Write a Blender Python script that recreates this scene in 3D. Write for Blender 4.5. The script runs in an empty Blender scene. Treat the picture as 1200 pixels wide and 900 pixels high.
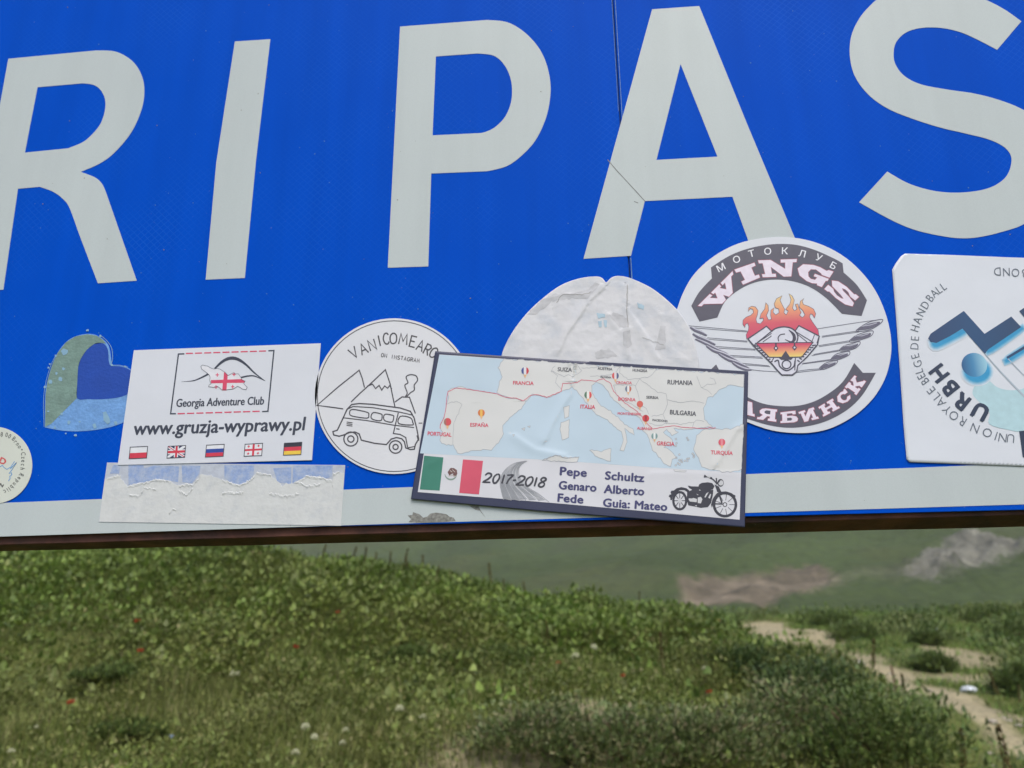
import bpy, math, random
import numpy as np
from mathutils import Vector
from mathutils.geometry import tessellate_polygon

sc = bpy.context.scene
COL = sc.collection

# ------------------------------------------------------------------ camera
FPX = 970.0                                    # focal length in photograph pixels (1200 wide)
CAMP = np.array([0.0, -0.8, 1.65])             # eye of the photographer
def _n(v):
    v = np.array(v, float); return v / np.linalg.norm(v)
_Z = _n([-22, 2720, -970]); _X = np.array([11600, 440, 970.0]); _X = _n(_X - _X.dot(_Z) * _Z); _Y = np.cross(_Z, _X)
ROT = np.array([_X, _Y, _Z])                   # camera axes -> world axes
from mathutils import Matrix
cam = bpy.data.cameras.new('camera')
cam.sensor_width = 36.0; cam.lens = 36.0 * FPX / 1200.0
cam.clip_start = 0.02; cam.clip_end = 6000
cam.dof.use_dof = True; cam.dof.focus_distance = 0.84; cam.dof.aperture_fstop = 7.2
camo = bpy.data.objects.new('camera', cam); COL.objects.link(camo)
M4 = Matrix([list(r) + [0] for r in ROT.tolist()] + [[0, 0, 0, 1]])
camo.matrix_world = Matrix.Translation(Vector(CAMP)) @ M4
sc.camera = camo

# ------------------------------------------------------------------ light
SUN_EL, SUN_AZ = math.radians(58), math.radians(165)   # azimuth clockwise from +Y (behind the photographer, a bit left)
w = bpy.data.worlds.new('World'); sc.world = w; w.use_nodes = True
nt = w.node_tree; bg = nt.nodes['Background']
sky = nt.nodes.new('ShaderNodeTexSky'); sky.sky_type = 'NISHITA'; sky.sun_disc = False
sky.sun_elevation = SUN_EL; sky.sun_rotation = SUN_AZ
sky.air_density = 1.0; sky.dust_density = 3.0; sky.ozone_density = 1.0
nt.links.new(sky.outputs[0], bg.inputs[0]); bg.inputs[1].default_value = 0.15
sl = bpy.data.lights.new('sun', 'SUN'); sl.energy = 2.0; sl.angle = math.radians(30); sl.color = (1, .96, .90)
so = bpy.data.objects.new('sun', sl); COL.objects.link(so); so.location = (0, 0, 30)
sd = Vector((math.sin(SUN_AZ) * math.cos(SUN_EL), math.cos(SUN_AZ) * math.cos(SUN_EL), math.sin(SUN_EL)))
so.rotation_euler = sd.to_track_quat('Z', 'Y').to_euler()
sc.view_settings.view_transform = 'Standard'; sc.view_settings.look = 'None'
sc.view_settings.exposure = 0.35; sc.view_settings.gamma = 1.0; sc.view_settings.use_curve_mapping = False
sc.cycles.max_bounces = 6; sc.cycles.volume_bounces = 0

# ------------------------------------------------------------------ helpers
rng = np.random.default_rng(7); random.seed(7)
def lin(c): return tuple((x / 255 / 12.92 if x / 255 <= .04045 else ((x / 255 + .055) / 1.055) ** 2.4) for x in c)
def tag(o, label=None, cat=None, group=None, kind=None):
    if label: o['label'] = label
    if cat: o['category'] = cat
    if group: o['group'] = group
    if kind: o['kind'] = kind
    return o
def empty(name, loc, label=None, cat=None, group=None):
    o = bpy.data.objects.new(name, None); COL.objects.link(o); o.location = loc
    o.empty_display_size = .05
    return tag(o, label, cat, group)
def link(name, verts, faces, mat, parent=None, smooth=False):
    me = bpy.data.meshes.new(name); me.from_pydata([tuple(v) for v in verts], [], faces); me.update()
    if smooth: me.polygons.foreach_set('use_smooth', [True] * len(me.polygons))
    o = bpy.data.objects.new(name, me); COL.objects.link(o)
    if mat: me.materials.append(mat)
    if parent is not None:
        o.parent = parent; o.matrix_parent_inverse = Matrix.Translation(-parent.location)
    return o
def ray(px, py):
    return ROT @ np.array([px - 600.0, 450.0 - py, -FPX])
def P(px, py, h=0.0):
    """point on the plane h metres in front of the sign face that is seen at photo pixel px, py"""
    h = h * .5 if h > 0 else h
    d = ray(px, py); t = (-h - CAMP[1]) / d[1]
    return CAMP + d * t
def q(k, pts):
    ox, oy, s = K[k]; return [(ox + x / s, oy + y / s) for x, y in pts]
K = {1: (0, 0, 2.5725), 2: (400, 0, 2.5725), 3: (800, 0, 2.5725), 4: (0, 350, 2.812), 5: (350, 350, 3), 6: (480, 400, 2.927),
     7: (780, 260, 3.461), 8: (1030, 280, 3.212), 'G': (140, 395, 5.0), 'B': (580, 300, 4.8), 'Z': (0, 480, 7.5),
     'W1': (800, 330, 6.925), 'W2': (920, 330, 6.921), 'W3': (780, 270, 6.92), 'W4': (920, 270, 7.5), 'W5': (870, 420, 7.5),
     'H': (1080, 330, 4.283), 'V': (365, 365, 4.617), 'MC': (770, 540, 10.91), 'HT': (40, 370, 6), 'R': (110, 530, 4),
     'GL': (190, 400, 8.276), 'ME': (500, 520, 7.5), 'I2': (640, 415, 7.825), 'E2': (740, 420, 6.429)}
def sm(pts, closed=False, n=9):
    """Catmull-Rom curve through pts"""
    p = [np.array(a, float) for a in pts]; N = len(p); out = []
    rngi = range(N) if closed else range(N - 1)
    for i in rngi:
        if closed: a, b, c, d = p[i - 1], p[i], p[(i + 1) % N], p[(i + 2) % N]
        else: a, b, c, d = p[max(i - 1, 0)], p[i], p[i + 1], p[min(i + 2, N - 1)]
        for k in range(n):
            t = k / n
            out.append(tuple(.5 * ((2 * b) + (c - a) * t + (2 * a - 5 * b + 4 * c - d) * t * t + (3 * b - a - 3 * c + d) * t ** 3)))
    if not closed: out.append(tuple(p[-1]))
    return out
def ell(cx, cy, rx, ry, n=40, a0=0, a1=360, rot=0):
    r = math.radians(rot); o = []
    m = n if abs(a1 - a0) >= 360 else n + 1
    for i in range(m):
        a = math.radians(a0 + (a1 - a0) * i / n); x, y = rx * math.cos(a), -ry * math.sin(a)
        o.append((cx + x * math.cos(r) - y * math.sin(r), cy + x * math.sin(r) + y * math.cos(r)))
    return o

# ------------------------------------------------------------------ materials
def base_mat(name, rgb, rough=.5, spec=.5, var=0.0, scale=40, bump=0.0, bscale=300, dirt=None, srgb=True, coord='Object'):
    m = bpy.data.materials.new(name); m.use_nodes = True; t = m.node_tree; b = t.nodes['Principled BSDF']
    c = lin(rgb) if srgb else rgb
    b.inputs['Base Color'].default_value = (*c, 1); b.inputs['Roughness'].default_value = rough
    b.inputs['Specular IOR Level'].default_value = spec
    tc = t.nodes.new('ShaderNodeTexCoord')
    if var or dirt:
        n = t.nodes.new('ShaderNodeTexNoise'); n.inputs['Scale'].default_value = scale; n.inputs['Detail'].default_value = 6
        t.links.new(tc.outputs[coord], n.inputs['Vector'])
        mr = t.nodes.new('ShaderNodeMapRange'); mr.inputs[1].default_value = .3; mr.inputs[2].default_value = .7
        mr.inputs[3].default_value = 1 - var; mr.inputs[4].default_value = 1 + var
        t.links.new(n.outputs[0], mr.inputs[0])
        mx = t.nodes.new('ShaderNodeMix'); mx.data_type = 'RGBA'; mx.blend_type = 'MULTIPLY'; mx.inputs[0].default_value = 1
        mx.inputs[6].default_value = (*c, 1); t.links.new(mr.outputs[0], mx.inputs[7])
        out = mx.outputs[2]
        if dirt:
            n2 = t.nodes.new('ShaderNodeTexNoise'); n2.inputs['Scale'].default_value = dirt[1]; n2.inputs['Detail'].default_value = 10
            n2.inputs['Roughness'].default_value = .7
            t.links.new(tc.outputs[coord], n2.inputs['Vector'])
            m2 = t.nodes.new('ShaderNodeMapRange'); m2.inputs[1].default_value = dirt[2]; m2.inputs[2].default_value = dirt[3]
            m2.inputs[3].default_value = 0; m2.inputs[4].default_value = dirt[4]
            t.links.new(n2.outputs[0], m2.inputs[0])
            m3 = t.nodes.new('ShaderNodeMix'); m3.data_type = 'RGBA'; t.links.new(m2.outputs[0], m3.inputs[0])
            t.links.new(out, m3.inputs[6]); m3.inputs[7].default_value = (*lin(dirt[0]), 1); out = m3.outputs[2]
        t.links.new(out, b.inputs['Base Color'])
    if bump:
        nb = t.nodes.new('ShaderNodeTexNoise'); nb.inputs['Scale'].default_value = bscale; nb.inputs['Detail'].default_value = 4
        t.links.new(tc.outputs[coord], nb.inputs['Vector'])
        bp = t.nodes.new('ShaderNodeBump'); bp.inputs['Strength'].default_value = bump; bp.inputs['Distance'].default_value = .002
        t.links.new(nb.outputs[0], bp.inputs['Height']); t.links.new(bp.outputs[0], b.inputs['Normal'])
    return m
_inks = {}
def ink(rgb, rough=.45):
    k = (tuple(rgb), rough)
    if k not in _inks: _inks[k] = base_mat('ink_%d_%d_%d' % tuple(rgb), rgb, rough, .4, .06, 160)
    return _inks[k]
def grad_mat(name, stops, axis=2, rough=.45):
    m = bpy.data.materials.new(name); m.use_nodes = True; t = m.node_tree; b = t.nodes['Principled BSDF']
    tc = t.nodes.new('ShaderNodeTexCoord'); sp = t.nodes.new('ShaderNodeSeparateXYZ'); cr = t.nodes.new('ShaderNodeValToRGB')
    t.links.new(tc.outputs['Generated'], sp.inputs[0]); t.links.new(sp.outputs[axis], cr.inputs[0])
    e = cr.color_ramp.elements
    while len(e) < len(stops): e.new(.5)
    for i, (p, c) in enumerate(stops): e[i].position = p; e[i].color = (*lin(c), 1)
    t.links.new(cr.outputs[0], b.inputs['Base Color']); b.inputs['Roughness'].default_value = rough
    return m
def sheeting_mat(name, rgb, streak=.05, hexc=.35, rough=.33, spec=.2):
    """retroreflective sheeting: faint diagonal cell net, soft vertical weathering"""
    m = bpy.data.materials.new(name); m.use_nodes = True; t = m.node_tree; b = t.nodes['Principled BSDF']; L = t.links.new
    tc = t.nodes.new('ShaderNodeTexCoord')
    mp = t.nodes.new('ShaderNodeMapping'); mp.inputs['Rotation'].default_value = (0, math.radians(45), 0); L(tc.outputs['Object'], mp.inputs[0])
    sp = t.nodes.new('ShaderNodeSeparateXYZ'); L(mp.outputs[0], sp.inputs[0])
    lines = []
    for ax in (0, 2):
        a = t.nodes.new('ShaderNodeMath'); a.operation = 'MULTIPLY'; a.inputs[1].default_value = 1 / .0062; L(sp.outputs[ax], a.inputs[0])
        f = t.nodes.new('ShaderNodeMath'); f.operation = 'FRACT'; L(a.outputs[0], f.inputs[0])
        s = t.nodes.new('ShaderNodeMath'); s.operation = 'LESS_THAN'; s.inputs[1].default_value = .13; L(f.outputs[0], s.inputs[0]); lines.append(s)
    mxl = t.nodes.new('ShaderNodeMath'); mxl.operation = 'MAXIMUM'; L(lines[0].outputs[0], mxl.inputs[0]); L(lines[1].outputs[0], mxl.inputs[1])
    n1 = t.nodes.new('ShaderNodeTexNoise'); n1.inputs['Scale'].default_value = 9; n1.inputs['Detail'].default_value = 8; L(tc.outputs['Object'], n1.inputs[0])
    r1 = t.nodes.new('ShaderNodeMapRange'); r1.inputs[1].default_value = .38; r1.inputs[2].default_value = .68; L(n1.outputs[0], r1.inputs[0])
    r1.inputs[3].default_value = .0; r1.inputs[4].default_value = hexc
    mu = t.nodes.new('ShaderNodeMath'); mu.operation = 'MULTIPLY'; L(mxl.outputs[0], mu.inputs[0]); L(r1.outputs[0], mu.inputs[1])
    # weathering streaks running down
    mp2 = t.nodes.new('ShaderNodeMapping'); mp2.inputs['Scale'].default_value = (22, 1, 1.6); L(tc.outputs['Object'], mp2.inputs[0])
    n2 = t.nodes.new('ShaderNodeTexNoise'); n2.inputs['Scale'].default_value = 1.5; n2.inputs['Detail'].default_value = 7; L(mp2.outputs[0], n2.inputs[0])
    n3 = t.nodes.new('ShaderNodeTexNoise'); n3.inputs['Scale'].default_value = 900; n3.inputs['Detail'].default_value = 3; L(tc.outputs['Object'], n3.inputs[0])
    ad = t.nodes.new('ShaderNodeMath'); ad.operation = 'ADD'; L(n2.outputs[0], ad.inputs[0]); L(n3.outputs[0], ad.inputs[1])
    r2 = t.nodes.new('ShaderNodeMapRange'); r2.inputs[1].default_value = .7; r2.inputs[2].default_value = 1.3; L(ad.outputs[0], r2.inputs[0])
    r2.inputs[3].default_value = 1 - streak; r2.inputs[4].default_value = 1 + streak
    c = lin(rgb)
    m1 = t.nodes.new('ShaderNodeMix'); m1.data_type = 'RGBA'; L(mu.outputs[0], m1.inputs[0]); m1.inputs[6].default_value = (*c, 1)
    lc = (c[0] + .02, min(1, c[1] * 1.25 + .05), min(1, c[2] * 1.05 + .05)); m1.inputs[7].default_value = (*lc, 1)
    m2 = t.nodes.new('ShaderNodeMix'); m2.data_type = 'RGBA'; m2.blend_type = 'MULTIPLY'; m2.inputs[0].default_value = 1
    L(m1.outputs[2], m2.inputs[6]); L(r2.outputs[0], m2.inputs[7])
    # pale specks and dust
    n4 = t.nodes.new('ShaderNodeTexNoise'); n4.inputs['Scale'].default_value = 260; n4.inputs['Detail'].default_value = 2; L(tc.outputs['Object'], n4.inputs[0])
    r4 = t.nodes.new('ShaderNodeMapRange'); r4.inputs[1].default_value = .73; r4.inputs[2].default_value = .80; r4.inputs[3].default_value = 0; r4.inputs[4].default_value = .35
    L(n4.outputs[0], r4.inputs[0])
    m4 = t.nodes.new('ShaderNodeMix'); m4.data_type = 'RGBA'; L(r4.outputs[0], m4.inputs[0]); L(m2.outputs[2], m4.inputs[6]); m4.inputs[7].default_value = (.35, .42, .5, 1)
    L(m4.outputs[2], b.inputs['Base Color']); b.inputs['Specular IOR Level'].default_value = spec; b.inputs['Roughness'].default_value = rough
    bp = t.nodes.new('ShaderNodeBump'); bp.inputs['Strength'].default_value = .12; bp.inputs['Distance'].default_value = .01
    n5 = t.nodes.new('ShaderNodeTexNoise'); n5.inputs['Scale'].default_value = 5; n5.inputs['Detail'].default_value = 2; L(tc.outputs['Object'], n5.inputs[0])
    L(n5.outputs[0], bp.inputs['Height']); L(bp.outputs[0], b.inputs['Normal'])
    return m

# ------------------------------------------------------------------ flat print
def tess(V, F, maxlen):
    """split long edges (consistent midpoints) until every edge is below maxlen"""
    V = list(V)
    for _ in range(9):
        mid = {}; out = []; split = False
        def m(a, b):
            nonlocal split
            k = (a, b) if a < b else (b, a)
            if k in mid: return mid[k]
            if math.dist(V[a], V[b]) > maxlen:
                V.append(((V[a][0] + V[b][0]) / 2, (V[a][1] + V[b][1]) / 2)); mid[k] = len(V) - 1; split = True
            else: mid[k] = None
            return mid[k]
        for a, b, c in F:
            x, y, z = m(a, b), m(b, c), m(c, a); k = (x is not None) + (y is not None) + (z is not None)
            if k == 0: out.append((a, b, c))
            elif k == 3: out += [(a, x, z), (x, b, y), (z, y, c), (x, y, z)]
            elif k == 1:
                if x is not None: out += [(a, x, c), (x, b, c)]
                elif y is not None: out += [(a, b, y), (a, y, c)]
                else: out += [(a, b, z), (z, b, c)]
            else:
                if x is None: out += [(a, b, y), (a, y, z), (z, y, c)]
                elif y is None: out += [(b, c, x), (x, c, z), (a, x, z)]
                else: out += [(c, a, x), (c, x, y), (x, b, y)]
        F = out
        if not split: break
    return V, F
class Ink:
    """collects flat shapes given in photo pixels; build() lays them as one mesh on the plane h in front of the sign"""
    def __init__(s, disp=None, maxlen=None): s.V = []; s.F = []; s.G = []; s.O = []; s.disp = disp; s.ml = maxlen
    def tris(s, V, F):
        s.G.append(len(s.F)); b = len(s.V); s.O += [min(len(s.G), 60) * 2.5e-6] * len(V); s.V += [tuple(v[:2]) for v in V]; s.F += [tuple(i + b for i in f) for f in F]; return s
    def poly(s, pts, holes=()):
        loops = [[Vector((x, y, 0)) for x, y in l] for l in [pts, *holes]]
        F = tessellate_polygon(loops); flat = [p for l in [pts, *holes] for p in l]
        return s.tris(flat, F)
    def line(s, pts, width, closed=False):
        p = [np.array(a, float) for a in pts]; N = len(p)
        if N < 2: return s
        W = width if hasattr(width, '__len__') else [width] * N
        if len(W) != N: W = np.interp(np.linspace(0, 1, N), np.linspace(0, 1, len(W)), W)
        V = []
        for i in range(N):
            a = p[i - 1] if (i > 0 or closed) else None; c = p[(i + 1) % N] if (i < N - 1 or closed) else None
            d1 = (p[i] - a) if a is not None else None; d2 = (c - p[i]) if c is not None else None
            u1 = d1 / (np.linalg.norm(d1) + 1e-9) if d1 is not None else None
            u2 = d2 / (np.linalg.norm(d2) + 1e-9) if d2 is not None else None
            if u1 is None: u1 = u2
            if u2 is None: u2 = u1
            n1 = np.array([-u1[1], u1[0]]); n2 = np.array([-u2[1], u2[0]]); nn = n1 + n2; l = np.linalg.norm(nn)
            if l < .3: nn = n1; k = 1
            else: nn = nn / l; k = min(1 / max(nn.dot(n1), .3), 1.8)
            V += [tuple(p[i] + nn * k * W[i] / 2), tuple(p[i] - nn * k * W[i] / 2)]
        F = []
        for i in range(N if closed else N - 1):
            a, b = 2 * i, 2 * ((i + 1) % N); F += [(a, a + 1, b + 1), (a, b + 1, b)]
        return s.tris(V, F)
    def build(s, name, mat, parent, h, split=0):
        if split:                     # every shape (or every `split` shapes) becomes a part of its own
            g = s.G[::split] + [len(s.F)]; out = []
            for a, b in zip(g[:-1], g[1:]):
                kk = Ink(s.disp, s.ml); used = sorted({i for f in s.F[a:b] for i in f}); mp = {v: i for i, v in enumerate(used)}
                kk.tris([s.V[i] for i in used], [tuple(mp[i] for i in f) for f in s.F[a:b]]); kk.O = [s.O[i] for i in used]; out.append(kk.build(name, mat, parent, h))
            return out
        V, F = s.V, s.F
        # drop degenerate, unify winding so that the normals face the viewer
        G = []
        for a, b, c in F:
            ar = (V[b][0] - V[a][0]) * (V[c][1] - V[a][1]) - (V[c][0] - V[a][0]) * (V[b][1] - V[a][1])
            if abs(ar) < 1e-4: continue
            G.append((a, b, c) if ar < 0 else (a, c, b))
        O = list(s.O)
        if s.ml: V, G = tess(V, G, s.ml); O += [O[0] if O else 0] * (len(V) - len(O))
        D = s.disp or (lambda x, y: 0.0)
        W = [P(x, y, h + D(x, y) + o_) for (x, y), o_ in zip(V, O)]
        o = link(name, W, G, mat, parent, smooth=bool(s.disp))
        if len(s.G) > 1: o['kind'] = 'stuff'
        return o
def slab(name, pts, mat, parent, h, t, holes=(), disp=None, ml=None, smooth_disp=True):
    """a thin sheet of thickness t whose face lies h in front of the sign"""
    k = Ink(disp, ml); k.poly(pts, holes); V, F = k.V, []
    for a, b, c in k.F:
        ar = (V[b][0] - V[a][0]) * (V[c][1] - V[a][1]) - (V[c][0] - V[a][0]) * (V[b][1] - V[a][1])
        if abs(ar) > 1e-4: F.append((a, b, c) if ar < 0 else (a, c, b))
    if ml: V, F = tess(V, F, ml)
    D = disp or (lambda x, y: 0.0)
    n = len(V); W = [P(x, y, h + D(x, y)) for x, y in V]
    cnt = {}
    for f in F:
        for i in range(3):
            e = (f[i], f[(i + 1) % 3]); cnt[e] = 1
    back = [w_ + np.array([0, t, 0]) for w_ in W]
    FF = list(F) + [(c + n, b + n, a + n) for a, b, c in F]
    for (a, b) in cnt:
        if (b, a) not in cnt: FF.append((b, a, a + n, b + n))
    o = link(name, W + back, FF, mat, parent)
    if disp: o.data.polygons.foreach_set('use_smooth', [i < len(F) for i in range(len(FF))])
    return o

_gl = {}
def glyphs(text, bold=0.0, spacing=1.0):
    key = (text, bold, spacing)
    if key in _gl: return _gl[key]
    cu = bpy.data.curves.new('t', 'FONT'); cu.body = text; cu.size = 1; cu.offset = bold; cu.resolution_u = 3; cu.space_character = spacing
    o = bpy.data.objects.new('t', cu); COL.objects.link(o)
    dg = bpy.context.evaluated_depsgraph_get(); dg.update()
    me = o.evaluated_get(dg).to_mesh(); me.calc_loop_triangles()
    V = [(v.co.x, v.co.y) for v in me.vertices]; F = [tuple(t.vertices) for t in me.loop_triangles]
    o.evaluated_get(dg).to_mesh_clear(); bpy.data.objects.remove(o); bpy.data.curves.remove(cu)
    _gl[key] = (V, F); return V, F
CAPH = None
def caph():
    global CAPH
    if CAPH is None: CAPH = max(v[1] for v in glyphs('H')[0])
    return CAPH
def text(K_, s, p0, p1, h, up=None, bold=0.0, spacing=1.0):
    """text from baseline start p0 to baseline end p1 (photo px), capital height h; up = lean of the uprights"""
    V, F = glyphs(s, 0, spacing); x0 = min(v[0] for v in V); x1 = max(v[0] for v in V)
    p0 = np.array(p0, float); p1 = np.array(p1, float); u = p1 - p0; l = np.linalg.norm(u)
    if up is None: n = np.array([u[1], -u[0]]) / l
    else: n = np.array(up, float); n = n / np.linalg.norm(n)
    ch = caph(); r = u / l
    for sx, sy in (((0, 0),) if bold <= 0 else ((-1, 0), (1, 0), (0, .7), (0, -.7), (.6, .5), (-.6, -.5))):
        o_ = (r * sx + n * sy) * h * bold * 1.3; K_.tris([p0 + u * (v[0] - x0) / (x1 - x0) + n * h * v[1] / ch + o_ for v in V], F)
    if bold > 0: K_.G[-6:] = K_.G[-6:-5]
def char(K_, c, x, y, deg, h, wscale=1.0, bold=0.0):
    """one glyph centred on x, y, turned deg counter-clockwise, capital height h"""
    V, F = glyphs(c, min(bold, 0)); ch = caph(); x0 = min(v[0] for v in V); x1 = max(v[0] for v in V)
    a = math.radians(deg); ca, sa = math.cos(a), math.sin(a); out = []
    for v in V:
        u = (v[0] - (x0 + x1) / 2) / ch * h * wscale; t = (v[1] / ch - .5) * h
        out.append((x + u * ca - t * sa, y - u * sa - t * ca))
    b_ = bold * 1.3 * h; sh = ((0, 0),) if bold <= 0 else ((-b_, 0), (b_, 0), (0, b_ * .7), (0, -b_ * .7))
    for dx, dy in sh: K_.tris([(a_ + dx, c_ + dy) for a_, c_ in out], F)
    if len(sh) > 1: K_.G[-4:] = K_.G[-4:-3]
def quad_map(Q, pts):
    """Q = bl, br, tr, tl in px; pts in the unit square"""
    bl, br, tr, tl = [np.array(a, float) for a in Q]
    return [tuple((bl * (1 - u) + br * u) * (1 - v) + (tl * (1 - u) + tr * u) * v) for u, v in pts]
exec_later = []

# ================================================================== THE ROAD SIGN
BOT = lambda x: 630.0 + (593.0 - 630.0) * x / 1200       # lower edge of the sign in the photo
SEAM = lambda y: 718.0 + y * .0625
m_blue = sheeting_mat('blue_sheeting', (0, 73, 186), .09, .30, .6, .03)
m_white = sheeting_mat('silver_white_sheeting', (181, 189, 190), .045, .06, .45)
m_edge = base_mat('aluminium_edge', (120, 125, 130), .4, .5, .15, 60)
m_rust = base_mat('rusty_painted_steel', (98, 62, 52), .75, .3, .45, 25, .5, 120, ((50, 42, 42), 9, .42, .62, .85))
m_dark = base_mat('dark_gap', (40, 62, 96), .8, .2)
m_galv = base_mat('galvanised_post', (120, 122, 120), .5, .5, .15, 30)
sign = empty('road_sign', (-.1, .03, 0.0), 'large blue road sign with big white capital letters and a white lower border', 'road sign')
def zrow(x, y): return P(x, y)[2]
xL, xR = -1.55, 1.35; xs_t = P(SEAM(0), 0)[0]; zt = 2.62
zb = P(600, BOT(600))[2]
def panel(x0, x1, nm, bev=.0012):
    T = .003; xs = [x0, x0 + bev, x1 - bev, x1]
    V = []
    for z in (zb, zt):
        V += [(x0, bev, z), (x0 + bev, 0, z), (x1 - bev, 0, z), (x1, bev, z), (x1, T, z), (x0, T, z)]
    F = [(i, (i + 1) % 6, (i + 1) % 6 + 6, i + 6) for i in range(6)] + [tuple(range(5, -1, -1)), tuple(range(6, 12))]
    return link(nm, V, F, m_blue, sign)
xs = P(SEAM(150), 150)[0]
panel(xL, xs - .0006, 'panel'); panel(xs + .0006, xR, 'panel')
def box(name, x0, x1, y0, y1, z0, z1, mat, parent):
    V = [(x, y, z) for x in (x0, x1) for y in (y0, y1) for z in (z0, z1)]
    return link(name, V, [(0, 1, 3, 2), (4, 6, 7, 5), (0, 4, 5, 1), (2, 3, 7, 6), (0, 2, 6, 4), (1, 5, 7, 3)], mat, parent)
box('seam_strip', xs - .02, xs + .02, .0012 if 0 else .0031, .006, zb + .002, zt - .01, m_dark, sign)
# rusty angle iron under the lower edge: a front lip and a sloping underside
x0w, x1w = -1.5, 1.3
def rl(px, py, h): return P(px, py, h)
fa, fb = rl(0, 639, -.0045), rl(1200, 603.5, -.0045); ba, bb = rl(0, 646.0, -.030), rl(1200, 617.2, -.030)
def ext(a, b, x): t = (x - a[0]) / (b[0] - a[0]); return a + (b - a) * t
V = []
NX = 60
for i in range(NX + 1):
    x = x0w + (x1w - x0w) * i / NX; f_ = ext(fa, fb, x); b_ = ext(ba, bb, x); j = .00015 * math.sin(i * 1.7)
    V += [(x, .0045, zb + .03), (x, .0045, f_[2] + j + .0008), (x, .0055, f_[2] + j), (x, .030, b_[2] + j), (x, .033, b_[2] + .003), (x, .033, zb + .03)]
F = [(i * 6 + k, i * 6 + (k + 1) % 6, (i + 1) * 6 + (k + 1) % 6, (i + 1) * 6 + k) for i in range(NX) for k in range(6)]
F = [tuple(reversed(f)) for f in F] + [tuple(range(6)), tuple(NX * 6 + 5 - k for k in range(6))]
link('lower_rail', V, F, m_rust, sign)
box('upper_rail', x0w, x1w, .0045, .035, 2.35, 2.39, m_galv, sign)
def tube(name, pts, r, mat, parent, n=10):
    V = []; F = []
    P_ = [Vector(p) for p in pts]
    R_ = r if hasattr(r, '__len__') else [r] * len(P_)
    for i, p in enumerate(P_):
        d = (P_[min(i + 1, len(P_) - 1)] - P_[max(i - 1, 0)]).normalized()
        a = d.orthogonal().normalized(); b = d.cross(a)
        for k in range(n):
            t = 2 * math.pi * k / n; V.append(tuple(p + (a * math.cos(t) + b * math.sin(t)) * R_[i]))
    for i in range(len(P_) - 1):
        for k in range(n): F.append((i * n + k, i * n + (k + 1) % n, (i + 1) * n + (k + 1) % n, (i + 1) * n + k))
    F += [tuple(range(n - 1, -1, -1)), tuple((len(P_) - 1) * n + k for k in range(n))]
    return link(name, V, F, mat, parent, True)
for x in (-1.2, 1.1): tube('post', [(x, .085, -.3), (x, .085, 2.7)], .045, m_galv, sign, 20)

# white capital letters
LH, LT = .0006, .0005
R_out = q(1, [(25, 177), (290, 152)]) + q(1, sm([(290, 152), (350, 156), (400, 185), (428, 230), (435, 280), (425, 335), (395, 400), (345, 460), (300, 493), (243, 518)])) + \
    q(1, sm([(243, 518), (285, 534), (306, 552), (318, 576)])) + q(1, [(412, 846), (295, 854), (240, 710)]) + \
    q(1, sm([(240, 710), (210, 628), (190, 600), (160, 578), (120, 563)])) + q(1, [(54, 569), (10, 873), (-92, 880), (-45, 560)])
def dd(l):
    o = []
    for p in l:
        if not o or math.dist(p, o[-1]) > .05: o.append(p)
    if math.dist(o[0], o[-1]) < .05: o.pop()
    return o
R_in = q(1, [(75, 460), (113, 263), (250, 251)]) + q(1, sm([(250, 251), (285, 257), (308, 278), (318, 310), (312, 350), (295, 385), (255, 425), (205, 447)]))
I_out = q(1, [(708, 125), (815, 118), (772, 480), (738, 838), (620, 843), (652, 490)])
P_out = q(2, [(177, 80), (440, 60)]) + q(2, sm([(440, 60), (500, 67), (552, 97), (597, 147), (622, 205), (631, 270), (620, 345), (590, 415), (550, 463), (500, 500), (440, 516)])) + q(2, [(271, 523), (262, 803), (140, 807)])
P_in = q(2, [(275, 408), (285, 170), (410, 161)]) + q(2, sm([(410, 161), (460, 168), (493, 198), (512, 245), (513, 300), (496, 348), (465, 382), (430, 399), (400, 402)]))
A_out = [(764.2, 10.9), (819.4, 7), (875, 144), (931.4, 278.7), (939, 297), (883, 299), (858.3, 230.5), (755.7, 235.6), (739.4, 299.7), (683.8, 303.2)]
A_in = [(769.3, 187.4), (840.8, 183.5), (797.5, 75)]
S_o = sm([(1168.5, 58.3), (1149.9, 48.6), (1126.5, 38), (1103, 32.7), (1080, 32.7), (1062.4, 37.7), (1050.7, 48.6), (1047.2, 62), (1049.6, 75.8), (1060.4, 89.4), (1080, 99), (1111, 105), (1142, 109.6), (1169.3, 116.6), (1194, 126), (1216, 139), (1232, 158), (1240, 188), (1236, 218), (1221, 246), (1199, 263), (1173, 272), (1146, 278), (1122.6, 279), (1095.4, 275), (1068, 268), (1041, 256), (1006.8, 237)])
S_i = sm([(1039.8, 201), (1064, 214.6), (1091.5, 223), (1118.7, 225.8), (1146, 223.5), (1165, 217.7), (1179, 207), (1185, 192.4), (1184, 180.8), (1175, 171), (1157.6, 163), (1130, 156), (1103, 149.7), (1072, 140), (1041, 127.5), (1017.7, 110.8), (1002, 89.4), (996, 66), (997.5, 42.8), (1006, 23.3), (1017.7, 8.6), (1033, -4), (1060, -13), (1095, -15), (1130, -9), (1155.7, 0), (1177, 10.9), (1196.9, 24.9)])
for pts, holes in ((dd(R_out), [dd(R_in)]), (I_out, []), (dd(P_out), [dd(P_in)]), (A_out, [A_in]), (dd(S_o + S_i), [])):
    slab('letter', pts, m_white, sign, LH, LT, holes)
BT = lambda x: 589.4 - .0386 * x
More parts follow.
